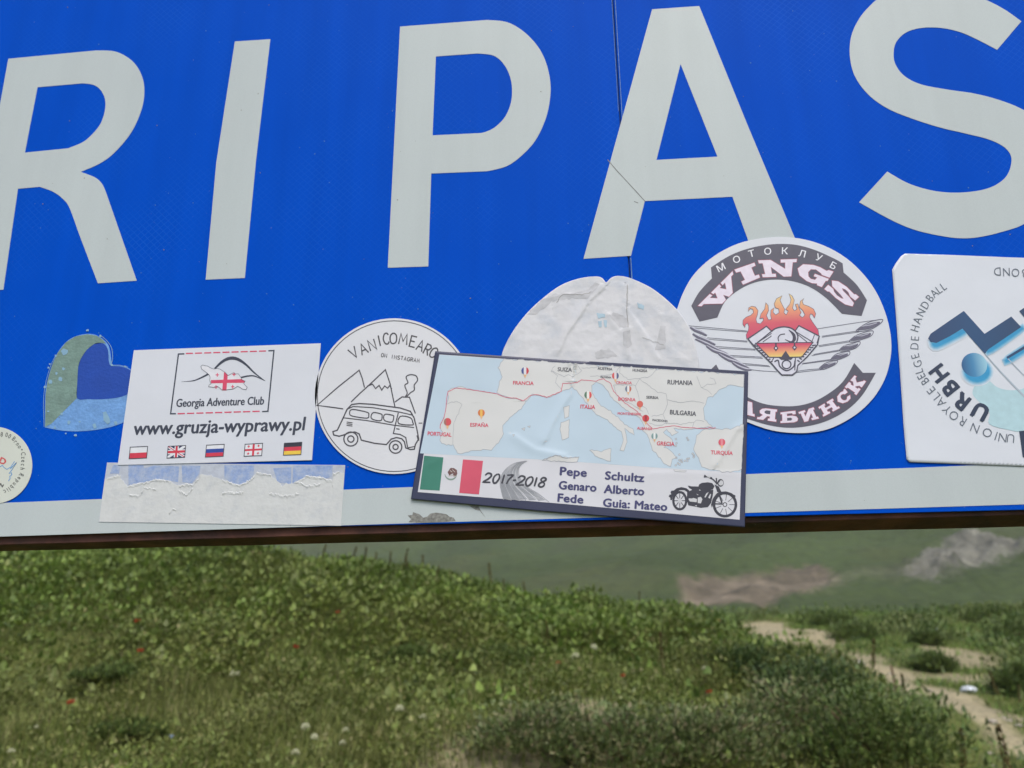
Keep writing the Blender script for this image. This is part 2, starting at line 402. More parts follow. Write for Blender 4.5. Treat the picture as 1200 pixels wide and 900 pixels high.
slab('border_strip', [(-520, BT(-520)), (1500, BT(1500)), (1500, BOT(1500) - 2.4), (-520, BOT(-520) - 2.4)] if False else
     [(x, BT(x)) for x in range(-500, 1501, 100)] + [(x, BOT(x) - (1.2 + .0018 * max(0, min(x, 450)))) for x in range(1500, -501, -100)], m_white, sign, LH, LT)
k = Ink()
for _ in range(150):
    x, y = rng.uniform(0, 1200), rng.uniform(0, 590); r_ = rng.uniform(.25, .9); k.poly([(x + r_ * math.cos(a) * rng.uniform(.6, 1.3), y + r_ * math.sin(a) * rng.uniform(.6, 1.3)) for a in np.arange(0, 6.2, 1.05)])
k.build('dirt_specks', ink((60, 112, 175), .8), sign, .0001)
k = Ink()
for _ in range(60):
    x, y = rng.uniform(0, 1200), rng.uniform(0, 620); r_ = rng.uniform(.3, .8); k.poly([(x + r_ * math.cos(a) * rng.uniform(.6, 1.3), y + r_ * math.sin(a) * rng.uniform(.6, 1.3)) for a in np.arange(0, 6.2, 1.05)])
k.build('dirt_specks', ink((120, 118, 108), .8), sign, LH + .0001)
# crack through the letter A and grey scuffs on the border
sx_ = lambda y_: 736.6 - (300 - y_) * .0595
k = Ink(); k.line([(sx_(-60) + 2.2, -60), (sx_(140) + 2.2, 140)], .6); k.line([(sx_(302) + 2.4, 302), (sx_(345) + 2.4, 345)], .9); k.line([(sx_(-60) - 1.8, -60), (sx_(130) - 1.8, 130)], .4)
k.build('seam_highlight', base_mat('pale_seam_highlight', (110, 140, 170), .7, .2, .3, 200), sign, .0002)  # edge highlight of the panel seam, painted as thin pale lines along it
k = Ink(); k.line([(712, 187), (722, 199), (735, 213), (747, 226), (756, 236)], [.8, 1.1, .9, 1.1, .8]); k.line([(743, 236), (748, 238)], .9)
k.build('crack', ink((110, 112, 112)), sign, LH + .0002)
k = Ink(); k.poly(q(5, [(386, 786), (395, 775), (383, 762), (400, 760), (402, 750), (425, 758), (438, 770), (452, 766), (462, 756), (480, 752), (500, 754), (520, 758), (530, 766), (545, 770), (552, 782), (500, 785), (440, 788)]))
k.poly(q(5, [(600, 728), (632, 728), (640, 745), (658, 771), (636, 745), (620, 742)]))
k.build('scuff', base_mat('scuffed_grey', (128, 128, 124), .8, .2, .35, 400), sign, LH + .0002)

# ================================================================== STICKERS
def paper(name, rgb, var=.03, rough=.5, bump=.1): return base_mat(name, rgb, rough, .45, var, 14, bump, 60)
def zero(x, y): return 0.0

# ---- heart (remains of a sticker) ---------------------------------------------------------
heart = empty('heart_sticker', P(100, 450), 'faded heart-shaped sticker in green and light blue with a dark blue heart inside', 'sticker')
hp = q('HT', sm([(75, 785), (78, 560), (95, 450), (125, 350), (165, 260), (225, 185), (290, 145), (375, 127), (440, 138), (490, 170), (525, 215), (540, 290), (545, 350)], n=4)) + \
     q('HT', sm([(545, 350), (620, 355), (680, 378), (720, 430), (722, 520), (700, 620), (660, 720), (600, 762), (480, 795), (330, 812), (200, 808), (75, 785)], n=4))
m_hb = base_mat('faded_light_blue_film', (105, 150, 205), .6, .4, .12, 90, .3, 300, ((60, 100, 180), 60, .6, .68, .7))
m_hg = base_mat('faded_green_film', (112, 138, 130), .6, .4, .15, 70, .3, 300)
m_hd = base_mat('dark_blue_film', (18, 66, 160), .55, .4, .08, 40, .2, 300)
slab('lower_lobe', dd(hp), m_hb, heart, .0005, .0003)
k = Ink(); k.poly(q('HT', [(77, 780), (80, 560), (95, 450), (125, 350), (165, 260), (225, 185), (290, 145), (375, 130), (438, 140), (488, 172), (505, 195), (470, 192), (420, 200), (370, 240), (330, 300), (310, 360), (303, 480), (300, 580), (200, 680), (120, 760)]))
k.build('green_lobe', m_hg, heart, .0007)
k = Ink(); k.poly(q('HT', dd(sm([(303, 582), (303, 480), (310, 360), (330, 300), (370, 240), (420, 200), (455, 190), (495, 200), (520, 245), (532, 345), (600, 355), (670, 378), (715, 430), (700, 520), (640, 560), (560, 580), (450, 588), (380, 586)], True, 3))))
k.build('inner_heart', m_hd, heart, .0007)
k = Ink()
for x, y, r in ((215, 255, 26), (205, 372, 12), (157, 405, 10), (185, 445, 15), (112, 465, 17), (100, 672, 8), (195, 690, 9), (245, 750, 14), (145, 786, 10), (290, 840, 12), (222, 828, 6), (545, 345, 9), (465, 143, 9), (375, 102, 10), (152, 280, 9), (75, 500, 9), (110, 340, 7), (100, 365, 7), (575, 755, 16), (640, 357, 8), (320, 745, 8)):
    k.poly(q('HT', [(x + r * math.cos(a) * rng.uniform(.6, 1.2), y + r * math.sin(a) * rng.uniform(.6, 1.2)) for a in np.arange(0, 6.2, .7)]))
k.poly(q('HT', [(485, 680), (505, 672), (530, 720), (535, 750), (515, 762), (488, 735)])); k.poly(q('HT', [(410, 765), (430, 755), (440, 785), (420, 795)]))
k.line(q('HT', sm([(470, 140), (515, 180), (545, 230), (552, 300), (545, 345), (600, 348), (660, 362)])), .6)
k.line(q('HT', sm([(70, 780), (66, 600), (80, 480), (110, 370), (150, 280)])), .5)
k.build('glue_specks', ink((128, 165, 190), .7), heart, .0010)

# ---- peeled paper strip ------------------------------------------------------------------
strip = empty('paper_strip', P(260, 580), 'torn white paper strip whose peeled top edge shows blue, under the five-flag sticker', 'torn sticker')
m_res = base_mat('torn_paper_white', (200, 202, 202), .75, .2, .04, 60, .15, 220, ((170, 176, 184), 70, .5, .7, .5))
m_resb = base_mat('thin_blue_paper_residue', (138, 158, 198), .8, .2, .10, 220, .1, 500, ((172, 182, 200), 120, .42, .62, .8))
slab('backing_film', q('R', [(62, 48), (1178, 60), (1158, 346), (22, 328)]), base_mat('peeled_film', (178, 184, 196), .7, .3, .08, 160, .12, 300), strip, .0009, .0003)
k = Ink()
for l in ([(162, 58), (232, 60), (236, 75), (285, 62), (400, 66), (395, 140), (320, 128), (250, 135), (190, 152), (162, 152)], [(412, 62), (500, 64), (495, 100), (460, 145), (415, 140)], [(612, 60), (752, 62), (750, 105), (720, 145), (680, 155), (640, 140), (612, 120)],
          [(840, 75), (925, 70), (925, 150), (860, 140)], [(935, 62), (1120, 62), (1115, 115), (1080, 125), (1020, 110), (960, 130), (930, 145)], [(90, 60), (125, 60), (118, 100), (75, 100)]):
    k.poly(q('R', l))
k.build('blue_residue', m_resb, strip, .0011, 1)
def rough_edge(pts, amp=3.5, step=9):
    o = []
    for a, b in zip(pts[:-1], pts[1:]):
        L_ = math.dist(a, b); n = max(1, int(L_ / step))
        for i in range(n): t = i / n; o.append((a[0] + (b[0] - a[0]) * t + rng.normal(0, amp * .4), a[1] + (b[1] - a[1]) * t + rng.normal(0, amp)))
    o.append(pts[-1]); return o
top = rough_edge([(52, 125), (110, 108), (160, 158), (240, 145), (300, 128), (360, 138), (400, 155), (470, 148), (500, 105), (560, 110), (600, 128), (680, 155), (730, 135), (765, 95), (830, 108), (880, 155), (940, 145), (1000, 112), (1060, 118), (1115, 132), (1130, 98), (1174, 95)])
slab('paper_layer', q('R', top + [(1159, 344), (24, 326)]), m_res, strip, .0015, .0004)
# curled ragged lip: small raised fringes
for l in ([(160, 158), (240, 145), (300, 128), (360, 138)], [(400, 155), (470, 148), (500, 105)], [(600, 128), (680, 155), (730, 135), (765, 95), (830, 108)], [(940, 145), (1000, 112), (1060, 118), (1115, 132)], [(65, 122), (125, 110)], [(1118, 160), (1122, 100), (1150, 92)],
          [(165, 200), (215, 203), (235, 165), (290, 175)], [(400, 178), (430, 200), (465, 170)], [(600, 190), (700, 188)], [(820, 195), (900, 205), (960, 195)], [(350, 285), (372, 264), (385, 270)], [(960, 140), (1000, 158), (1060, 150)]):
    e = rough_edge(l, 2.5, 6); V = []; F = []
    for i, (x, y) in enumerate(e):
        wdt = rng.uniform(5, 12); (a,), (b,), (c,) = q('R', [(x, y - wdt * .4)]), q('R', [(x, y)]), q('R', [(x, y + wdt)])
        V += [P(*a, .0017), P(*b, .0017 + rng.uniform(.0002, .0010)), P(*c, .0018)]
        if i: j = 3 * i; F += [(j - 3, j - 2, j + 1, j), (j - 2, j - 1, j + 2, j + 1)]
    link('torn_flake', V, F, m_res, strip)

# ---- rectangular club sticker with five flags ---------------------------------------------
gs = empty('sticker', P(257, 475), 'white rectangular sticker with a boxed mountain logo, a web address and five small flags', 'sticker')
m_pap = paper('sticker_vinyl_white', (205, 208, 216)); DK = (58, 62, 76); RD = (205, 70, 100)
slab('vinyl', q(4, [(441, 170), (1057, 147), (1028, 532), (388, 548)]), m_pap, gs, .0022, .0004)
h = .0024
k = Ink(); lw = 13 / 8.276
k.line(q('GL', [(215, 121), (158, 123), (82, 703), (133, 701)]), lw); k.line(q('GL', [(1030, 92), (1084, 89), (1026, 678), (970, 681)]), lw)
k.build('logo_frame', ink(DK), gs, h)
k = Ink()
for (a, b) in (((230, 118), (1012, 93)), ((150, 702), (950, 678))):
    for i in range(9):
        t0 = i / 9 * (1 + .02); t1 = t0 + .088
        p0 = (a[0] + (b[0] - a[0]) * t0, a[1] + (b[1] - a[1]) * t0); p1 = (a[0] + (b[0] - a[0]) * t1, a[1] + (b[1] - a[1]) * t1)
        k.line(q('GL', [p0, p1]), 1.45)
k.build('dashes', ink(RD), gs, h)
k = Ink()
s_ = 1 / 8.276
k.line(q('GL', sm([(185, 393), (300, 382), (380, 352), (450, 315)])), [1 * s_, 10 * s_, 14 * s_, 20 * s_])
k.line(q('GL', sm([(510, 265), (570, 208), (630, 172), (690, 163), (750, 182), (820, 232), (900, 310), (1000, 385)])), [16 * s_, 24 * s_, 30 * s_, 32 * s_, 28 * s_, 20 * s_, 14 * s_, 3 * s_])
k.line(q('GL', sm([(755, 354), (830, 337), (900, 338), (1000, 385)])), [16 * s_, 15 * s_, 12 * s_, 3 * s_])
k.build('mountain_line', ink(DK), gs, h)
geo = [(375, 245), (390, 230), (440, 240), (470, 258), (500, 268), (530, 264), (560, 268), (585, 285), (610, 300), (640, 332), (665, 318), (690, 305), (715, 316), (740, 315), (752, 335), (765, 350), (770, 372), (805, 385), (790, 410), (805, 425), (825, 445), (815, 468), (775, 462), (755, 445), (730, 436), (690, 462), (620, 470), (575, 470), (555, 448), (535, 435), (500, 445), (450, 440), (455, 425), (475, 410), (462, 380), (465, 345), (455, 325), (440, 310), (415, 292), (385, 270)]
k = Ink(); k.poly(q('GL', geo)); k.build('country_shape', ink((214, 214, 220)), gs, h + .0001)
k = Ink(); k.poly(q('GL', [(600, 300), (612, 300), (636, 330), (632, 371), (770, 366), (803, 386), (798, 402), (629, 404), (624, 476), (583, 476), (588, 405), (476, 408), (472, 376), (594, 372)]))
for x, y in ((535, 325), (697, 320), (685, 440), (522, 442)): k.line(q('GL', [(x, y - 18), (x, y + 18)]), 1.1); k.line(q('GL', [(x - 16, y), (x + 16, y)]), 1.1)
k.build('cross', ink(RD), gs, h + .0002)
k = Ink(); k.line(q('GL', geo), .45, True); k.build('country_outline', ink(DK), gs, h + .0003)
k = Ink(); text(k, 'Georgia Adventure Club', *q('GL', [(136, 636), (984, 612)]), 9.2, (.11, -1), .028); k.build('club_lettering', ink(DK), gs, h)
k = Ink(); text(k, 'www.gruzja-wyprawy.pl', *q('G', [(80, 573), (1081, 545)]), 15.5, (.14, -1), .028); k.build('web_address', ink(DK), gs, h)
WH = (215, 217, 222)
def flag(Q, parts):
    fo = Ink(); fo.poly(Q); o = fo.build('flag', ink(WH), gs, h)
    for i, (rgb, polys) in enumerate(parts):
        kk = Ink()
        for pl in polys: kk.poly(quad_map(Q, pl))
        ob = kk.build('flag_colour', ink(rgb), o, h + .00005 * (i + 1)); ob.parent = o; ob.matrix_parent_inverse = Matrix.Identity(4)
    kk = Ink(); kk.line(Q, .8, True); ob = kk.build('flag_edge', ink((60, 60, 72)), o, h + .0003); ob.matrix_parent_inverse = Matrix.Identity(4)
def R4(a, b, c, d): return [(a, b), (c, b), (c, d), (a, d)]
BLU = (45, 70, 150); REDF = (200, 55, 75)
flag(q('G', [(56, 713), (159, 708), (165, 640), (63, 645)]), [(REDF, [R4(0, 0, 1, .48)])])
flag(q('G', [(278, 709), (382, 704), (388, 635), (285, 640)]), [((62, 62, 96), [R4(0, 0, 1, 1)]), (WH, [[(0, .85), (0, 1), (.12, 1), (1, .15), (1, 0), (.88, 0)], [(0, 0), (0, .15), (.88, 1), (1, 1), (1, .85), (.12, 0)], R4(.38, 0, .62, 1), R4(0, .32, 1, .68)]),
     (REDF, [R4(.44, 0, .56, 1), R4(0, .4, 1, .6), [(0, .95), (.03, 1), (1, .05), (.97, 0)]])])
flag(q('G', [(503, 703), (608, 698), (614, 628), (510, 633)]), [(BLU, [R4(0, .33, 1, .66)]), (REDF, [R4(0, 0, 1, .33)])])
flag(q('G', [(730, 698), (833, 694), (839, 622), (736, 628)]), [(REDF, [R4(.44, 0, .56, 1), R4(0, .42, 1, .58)] + [R4(x - .07, y - .03, x + .07, y + .03) for x in (.22, .78) for y in (.2, .8)] + [R4(x - .025, y - .1, x + .025, y + .1) for x in (.22, .78) for y in (.2, .8)])])
flag(q('G', [(960, 692), (1063, 688), (1069, 616), (966, 622)]), [((50, 50, 60), [R4(0, .66, 1, 1)]), (REDF, [R4(0, .33, 1, .66)]), ((225, 190, 70), [R4(0, 0, 1, .33)])])

# ---- round camper-van sticker ------------------------------------------------------------
vs = empty('round_sticker', P(455, 465), 'round white sticker with a line drawing of mountains and a camper van', 'sticker')
m_pap2 = paper('matt_sticker_white', (208, 209, 214), .03, .6)
vo = q('V', ell(447, 458, 429, 421, 72)); slab('vinyl', vo, m_pap2, vs, .0022, .0004)
h = .0024
SG = {'V': [[(0, 1), (.5, 0), (1, 1)]], 'A': [[(0, 0), (.5, 1), (1, 0)], [(.2, .38), (.8, .38)]], 'N': [[(0, 0), (0, 1), (1, 0), (1, 1)]], 'I': [[(.5, 0), (.5, 1)]],
      'C': [[(1, .82), (.75, 1), (.3, .93), (.05, .6), (.05, .35), (.3, .05), (.75, 0), (1, .2)]], 'O': [[(.5, 1), (.12, .8), (0, .45), (.15, .1), (.5, 0), (.88, .15), (1, .5), (.88, .85), (.5, 1)]],
      'M': [[(0, 0), (.12, 1), (.5, .3), (.88, 1), (1, 0)]], 'E': [[(1, 1), (0, 1), (0, 0), (1, 0)], [(0, .52), (.8, .52)]], 'R': [[(0, 0), (0, 1), (.7, 1), (1, .8), (.7, .52), (0, .5)], [(.4, .5), (1, 0)]],
      'S': [[(1, .88), (.6, 1), (.15, .88), (.1, .65), (.85, .35), (.9, .12), (.45, 0), (0, .12)]], 'T': [[(0, 1), (1, 1)], [(.5, 1), (.5, 0)]], 'G': [[(1, .82), (.6, 1), (.15, .8), (0, .45), (.2, .08), (.6, 0), (1, .2), (1, .45), (.6, .45)]],
      'U': [[(0, 1), (.05, .2), (.5, 0), (.95, .2), (1, 1)]], 'D': [[(0, 0), (0, 1), (.6, .9), (1, .5), (.6, .08), (0, 0)]],
      '2': [[(0, .75), (.3, 1), (.75, .95), (.85, .7), (.5, .35), (0, .02), (1, .05)]], '0': [[(.5, 1), (.1, .75), (0, .35), (.3, 0), (.7, .1), (1, .55), (.85, .92), (.5, 1)]], '1': [[(.55, 1), (.45, 0)]],
      '7': [[(0, .95), (1, 1), (.5, .5), (.3, 0)]], '8': [[(.6, .55), (.2, .75), (.4, 1), (.8, .98), (.9, .75), (.2, .4), (.1, .12), (.5, 0), (.85, .15), (.85, .4), (.5, .55)]], '-': [[(.1, .45), (.9, .5)]]}
def schar(K_, c, x, y, deg, hh, ww, lw_):
    a = math.radians(deg); ca, sa = math.cos(a), math.sin(a)
    for st in SG[c]:
        p = [(x + (u - .5) * ww * ca - (v - .5) * hh * sa, y - (u - .5) * ww * sa - (v - .5) * hh * ca) for u, v in st]
        K_.line(sm(p, False, 4) if c in 'COSGU0288' else p, lw_)
VK = K['V'][2]
def vpt(x, y): return (365 + x / VK, 365 + y / VK)
k = Ink()
k.line([(365 + 447 / VK + (x - 365 - 447 / VK) * .968, 365 + 458 / VK + (y - 365 - 458 / VK) * .968) for x, y in vo], 1.0, True); k.build('ring_line', ink((74, 74, 80)), vs, h)
k = Ink()
for c, x, y, a, wd in (('V', 228, 222, 31, 40), ('A', 280, 203, 24, 38), ('N', 328, 181, 17, 34), ('I', 367, 158, 12, 10), ('C', 403, 147, 7, 30), ('O', 443, 145, 0, 36), ('M', 497, 150, -8, 44), ('E', 550, 163, -14, 30), ('A', 590, 185, -20, 34), ('R', 628, 207, -27, 28), ('O', 662, 222, -33, 32), ('U', 695, 250, -38, 32), ('N', 725, 280, -44, 32), ('D', 752, 312, -50, 32)):
    schar(k, c, *vpt(x, y), a, 58 / VK, wd / VK, 1.6)
for i, c in enumerate('ON INSTAGRAM'):
    t = i / 11
    if c != ' ': schar(k, c, *vpt(384 + t * 194, 236 + t * 30), -8, 20 / VK, 12 / VK, .8)
k.build('hand_lettering', ink((72, 70, 74)), vs, h)
k = Ink(); ln = lambda pts, w_=1.15, c=False, s=False: k.line(q('V', sm(pts, c, 4) if s else pts), w_ * 1.22, c)
ln([(172, 527), (100, 517), (30, 508), (140, 412), (258, 318), (274, 360), (287, 412)]); ln([(214, 490), (260, 445), (310, 400), (400, 315), (425, 390), (452, 518)])
ln([(300, 405), (330, 393), (347, 417), (366, 400), (380, 425), (396, 403), (412, 415), (424, 400), (434, 420)], 1.1)
ln([(452, 490), (490, 462), (530, 464), (562, 552)]); ln([(507, 462), (518, 440), (505, 400), (522, 385), (512, 355), (535, 342), (565, 348), (574, 372), (556, 398), (556, 425), (535, 440), (515, 462)], 1.1, False, True)
ln([(172, 575), (192, 530), (218, 503), (260, 498), (330, 502), (480, 522), (535, 540), (555, 575), (570, 635), (580, 690), (562, 720), (557, 745), (535, 747), (510, 738), (503, 705), (488, 688), (460, 682), (432, 690), (405, 720), (340, 713), (270, 696), (258, 662), (235, 652), (205, 655), (175, 668), (150, 675), (120, 668), (116, 650), (140, 642), (172, 575)], 1.25)
ln([(180, 558), (195, 528), (225, 514), (330, 520), (480, 545), (545, 560)], 1.0); ln([(172, 575), (300, 590), (445, 615), (555, 628)], 1.0); ln([(470, 548), (457, 600), (443, 660), (480, 665), (510, 682), (520, 735)], 1.1)
for w_ in ([(222, 530), (300, 545), (310, 560), (300, 577), (222, 566), (206, 550)], [(335, 547), (375, 554), (382, 562), (376, 590), (335, 585), (322, 570)], [(400, 556), (440, 562), (445, 572), (436, 598), (400, 592), (390, 575)], [(482, 567), (535, 575), (548, 600), (545, 614), (472, 606)]): ln(w_, 1.1, True, True)
for cx, cy, r in ((213, 690, 38), (213, 690, 17), (455, 733, 34), (455, 733, 14)): ln(ell(cx, cy, r, r, 20), 1.25, True)
for i in range(3): ln([(190, 598 + i * 9), (222, 602 + i * 9)], .9)
ln([(458, 634), (477, 637)], 1.0); ln([(580, 604), (600, 604)], .9); ln([(520, 738), (560, 730)], 1.0); ln([(572, 670), (580, 700)], 1.5)
k.build('line_drawing', ink((72, 70, 76)), vs, h)

# ---- crumpled blank round sticker ---------------------------------------------------------
bs = empty('round_sticker', P(705, 400), 'worn blank round white sticker, crumpled and torn at its top over the panel seam', 'torn sticker')
def seg(x, y, a, b):
    ax, ay = a; bx, by = b; dx, dy = bx - ax, by - ay; t = max(0, min(1, ((x - ax) * dx + (y - ay) * dy) / (dx * dx + dy * dy)))
    return math.hypot(x - ax - t * dx, y - ay - t * dy), t, (dx * (y - ay) - dy * (x - ax)) / math.hypot(dx, dy)
def creases(lst):
    def D(x, y):
        z = 0
        for pts, amp, wd, asym in lst:
            best = 1e9; sg = 0
            for a, b in zip(pts[:-1], pts[1:]):
                d, t, s = seg(x, y, a, b)
                if d < best: best = d; sg = s
            ww = wd * (asym if sg > 0 else 1); z += amp * math.exp(-(best / ww) ** 2)
        return z
    return D
from mathutils import noise as mn
cB = creases([(q('B', [(610, 180), (530, 250), (480, 330), (400, 440), (350, 560)]), .0015, 2.2, 3), (q('B', [(735, 170), (745, 300), (748, 400), (740, 480), (760, 590)]), .0013, 2.0, 2.5), (q('B', [(745, 300), (850, 450), (920, 580)]), .0010, 2.5, 2.5),
              (q('B', [(640, 330), (700, 420), (748, 405)]), .0009, 2.5, 2), (q('B', [(280, 240), (400, 215), (520, 215), (600, 160)]), .0005, 1.5, 2), (q('B', [(320, 250), (330, 340)]), -.0004, 3, 1), (q('B', [(930, 330), (990, 520), (1100, 600)]), .0006, 3, 3)])
DB = lambda x, y: (cB(x, y) + .0005 * mn.noise(Vector((x / 14, y / 14, 0))) + .0002 * mn.noise(Vector((x / 6, y / 6, 3)))) * max(0, min(1, (409 + (x - 510) * .065 - y) / 8))
bo = q('B', sm([(620, 145), (600, 122), (560, 115), (480, 125), (390, 155), (310, 205), (200, 300), (110, 410), (50, 520), (30, 600), (20, 700), (60, 850), (200, 1000), (400, 1080), (620, 1100), (850, 1060), (1020, 950), (1130, 800), (1150, 650), (1135, 540), (1100, 420), (1040, 320), (960, 240), (880, 180), (800, 140), (740, 118), (690, 112), (655, 122), (628, 148)], False, 4))
m_crum = base_mat('worn_paper_vinyl', (202, 202, 206), .5, .45, .04, 30, .15, 130, ((172, 180, 192), 26, .48, .68, .65))
slab('vinyl', dd(bo), m_crum, bs, .0040, .0004, disp=DB, ml=2.6)
k = Ink(DB, 2.6); k.poly(q('B', rough_edge([(180, 330), (260, 250), (330, 215), (480, 205), (530, 180), (560, 150), (590, 160), (520, 240), (460, 235), (330, 250), (230, 330)], 3, 14)))
k.poly(q('B', rough_edge([(720, 425), (760, 420), (770, 500), (745, 515), (722, 500)], 3, 12))); k.poly(q('B', rough_edge([(560, 540), (640, 520), (690, 560), (620, 570), (570, 580)], 3, 12)))
k.poly(q('B', rough_edge([(640, 330), (690, 320), (745, 350), (740, 400), (700, 400)], 3, 12))); k.poly(q('B', rough_edge([(900, 530), (930, 400), (960, 390), (960, 520)], 4, 12)))
k.build('bare_patch', base_mat('scraped_patch', (188, 188, 192), .7, .3, .1, 120, .12, 200), bs, .0043, 1)
k = Ink(DB, 2.6)
for l in ([(570, 320), (620, 325), (620, 345), (580, 350)], [(580, 370), (600, 360), (600, 400), (585, 400)], [(610, 365), (630, 360), (630, 400), (618, 400)], [(800, 260), (840, 280), (835, 300), (805, 290)]): k.poly(q('B', rough_edge(l, 2, 8)))
k.build('faded_print', ink((165, 190, 205)), bs, .0045)
k = Ink(DB, 2.6)
k.line(q('B', rough_edge([(345, 260), (380, 215), (500, 215), (540, 200)], 3, 12)), .6); k.line(q('B', rough_edge([(830, 460), (950, 500)], 3, 12)), .4); k.line(q('B', rough_edge([(745, 160), (742, 300), (748, 400)], 2, 14)), .8)
k.build('tear_line', ink((150, 148, 146)), bs, .0046)

# ---- round winged-engine club sticker ------------------------------------------------------
ws = empty('round_sticker', P(920, 392), 'round white sticker with winged flaming engine and dark lettered banners', 'sticker')
wo = dd(q(7, sm([(48, 350), (70, 290), (108, 222), (165, 163), (235, 115), (320, 80), (430, 62), (540, 67), (640, 95), (730, 145), (805, 215), (860, 295), (898, 390), (915, 480), (911, 560), (888, 640), (840, 718), (770, 783), (680, 833), (600, 853), (520, 856), (430, 845), (340, 815), (230, 765), (130, 690), (60, 610), (27, 520), (24, 430)], True, 4)))
slab('vinyl', wo, paper('club_sticker_white', (205, 208, 216)), ws, .0024, .0004)
h = .0026; GY = (84, 82, 96)
ub = q('W3', [(275, 740), (208, 612)]) + q('W3', sm([(208, 612), (262, 515), (320, 445), (375, 390)])) + q('W3', [(368, 300)]) + q(7, sm([(188, 182), (260, 137), (340, 107), (430, 91), (520, 92), (600, 112), (680, 147), (718, 168)])) + q(7, [(722, 205)]) + q(7, sm([(722, 205), (775, 255), (817, 318)])) + q(7, [(795, 382), (715, 373)]) + \
     q(7, sm([(715, 373), (650, 308), (580, 262), (500, 238), (420, 235), (350, 250), (290, 281), (240, 325), (210, 388)]))
k = Ink(); k.poly(dd(ub)); lb = q(7, sm([(205, 578), (232, 625), (275, 670), (335, 712), (400, 738), (470, 747), (540, 745), (610, 725), (680, 683), (725, 640), (765, 572)])) + q(7, [(800, 612), (853, 612)]) + q(7, sm([(853, 612), (800, 700), (740, 760), (660, 805), (580, 828), (500, 835), (420, 825), (335, 800), (240, 765), (160, 700), (110, 612)])) + q(7, [(170, 612)])
k.poly(dd(lb)); k.build('banner', ink(GY), ws, h, 1)
GL = {'I': [(0, 0), (1, 0), (1, .2), (.78, .22), (.78, .78), (1, .8), (1, 1), (0, 1), (0, .8), (.22, .78), (.22, .22), (0, .2)],
      'N': [(0, 0), (.42, 0), (.42, .18), (.3, .18), (.3, .6), (.66, 0), (.9, 0), (.9, .82), (1, .82), (1, 1), (.58, 1), (.58, .82), (.7, .82), (.7, .45), (.32, 1), (0, 1), (0, .82), (.1, .82), (.1, .18), (0, .18)],
      'W': [(0, 1), (0, .82), (.07, .82), (.22, 0), (.42, 0), (.5, .35), (.58, 0), (.78, 0), (.93, .82), (1, .82), (1, 1), (.66, 1), (.66, .82), (.74, .82), (.67, .45), (.57, .82), (.62, .82), (.62, 1), (.38, 1), (.38, .82), (.43, .82), (.33, .45), (.26, .82), (.34, .82), (.34, 1)],
      'G': [(1, 1), (.86, 1), (.82, .92), (.6, 1), (.4, 1), (.12, .85), (0, .5), (.12, .15), (.4, 0), (.6, 0), (.75, .08), (.78, 0), (.95, 0), (.95, .4), (1, .4), (1, .55), (.55, .55), (.55, .4), (.66, .4), (.64, .24), (.5, .2), (.4, .28), (.34, .5), (.38, .72), (.52, .8), (.7, .7), (.76, .62), (1, .62)],
      'S': [(.92, 1), (.8, 1), (.76, .93), (.45, 1), (.15, .93), (.0, .72), (.12, .46), (.5, .36), (.64, .28), (.58, .2), (.42, .18), (.28, .25), (.2, .36), (0, .36), (0, 0), (.12, 0), (.17, .07), (.45, 0), (.8, .05), (1, .25), (.95, .48), (.7, .6), (.45, .66), (.38, .75), (.48, .82), (.6, .8), (.73, .66), (.92, .66)],
      'H': [(0, 0), (.42, 0), (.42, .18), (.34, .18), (.34, .4), (.66, .4), (.66, .18), (.58, .18), (.58, 0), (1, 0), (1, .18), (.9, .18), (.9, .82), (1, .82), (1, 1), (.58, 1), (.58, .82), (.66, .82), (.66, .6), (.34, .6), (.34, .82), (.42, .82), (.42, 1), (0, 1), (0, .82), (.1, .82), (.1, .18), (0, .18)],
      'B': [(0, 0), (.75, 0), (.95, .1), (1, .3), (.92, .5), (.7, .6), (.38, .6), (.38, .82), (.7, .82), (.72, .7), (.9, .7), (.9, 1), (0, 1), (0, .82), (.1, .82), (.1, .18), (0, .18)],
      'Y': [(1, 0), (.56, 0), (.56, .18), (.64, .18), (.64, .36), (.5, .36), (.32, .0), (0, 0), (0, .18), (.1, .18), (.26, .42), (.08, .55), (.04, .75), (.15, .93), (.35, 1), (1, 1), (1, .82), (.92, .82), (.92, .18), (1, .18)],
      'C': [(.95, .64), (.95, 1), (.82, 1), (.78, .92), (.55, 1), (.2, .9), (0, .5), (.2, .1), (.55, 0), (.85, .1), (.97, .34), (.74, .36), (.6, .2), (.47, .2), (.36, .32), (.32, .5), (.36, .7), (.48, .8), (.62, .76), (.72, .64)],
      'K': [(0, 0), (.44, 0), (.44, .18), (.36, .18), (.36, .4), (.42, .42), (.6, .18), (.56, .18), (.56, 0), (1, 0), (1, .18), (.94, .18), (.66, .52), (.88, .82), (1, .82), (1, 1), (.58, 1), (.58, .82), (.62, .82), (.42, .58), (.36, .58), (.36, .82), (.44, .82), (.44, 1), (0, 1), (0, .82), (.08, .82), (.08, .18), (0, .18)],
      'L': [(0, 0), (.3, 0), (.42, .8), (.58, .8), (.58, .18), (.48, .18), (.48, 0), (1, 0), (1, .18), (.9, .18), (.9, 1), (.2, 1), (.2, .82), (.28, .82), (.15, .2), (0, .2)]}
GHO = {'B': [(.38, .17), (.38, .43), (.6, .43), (.68, .3), (.6, .17)], 'Y': [(.64, .54), (.64, .84), (.42, .84), (.32, .76), (.32, .62), (.42, .54)]}
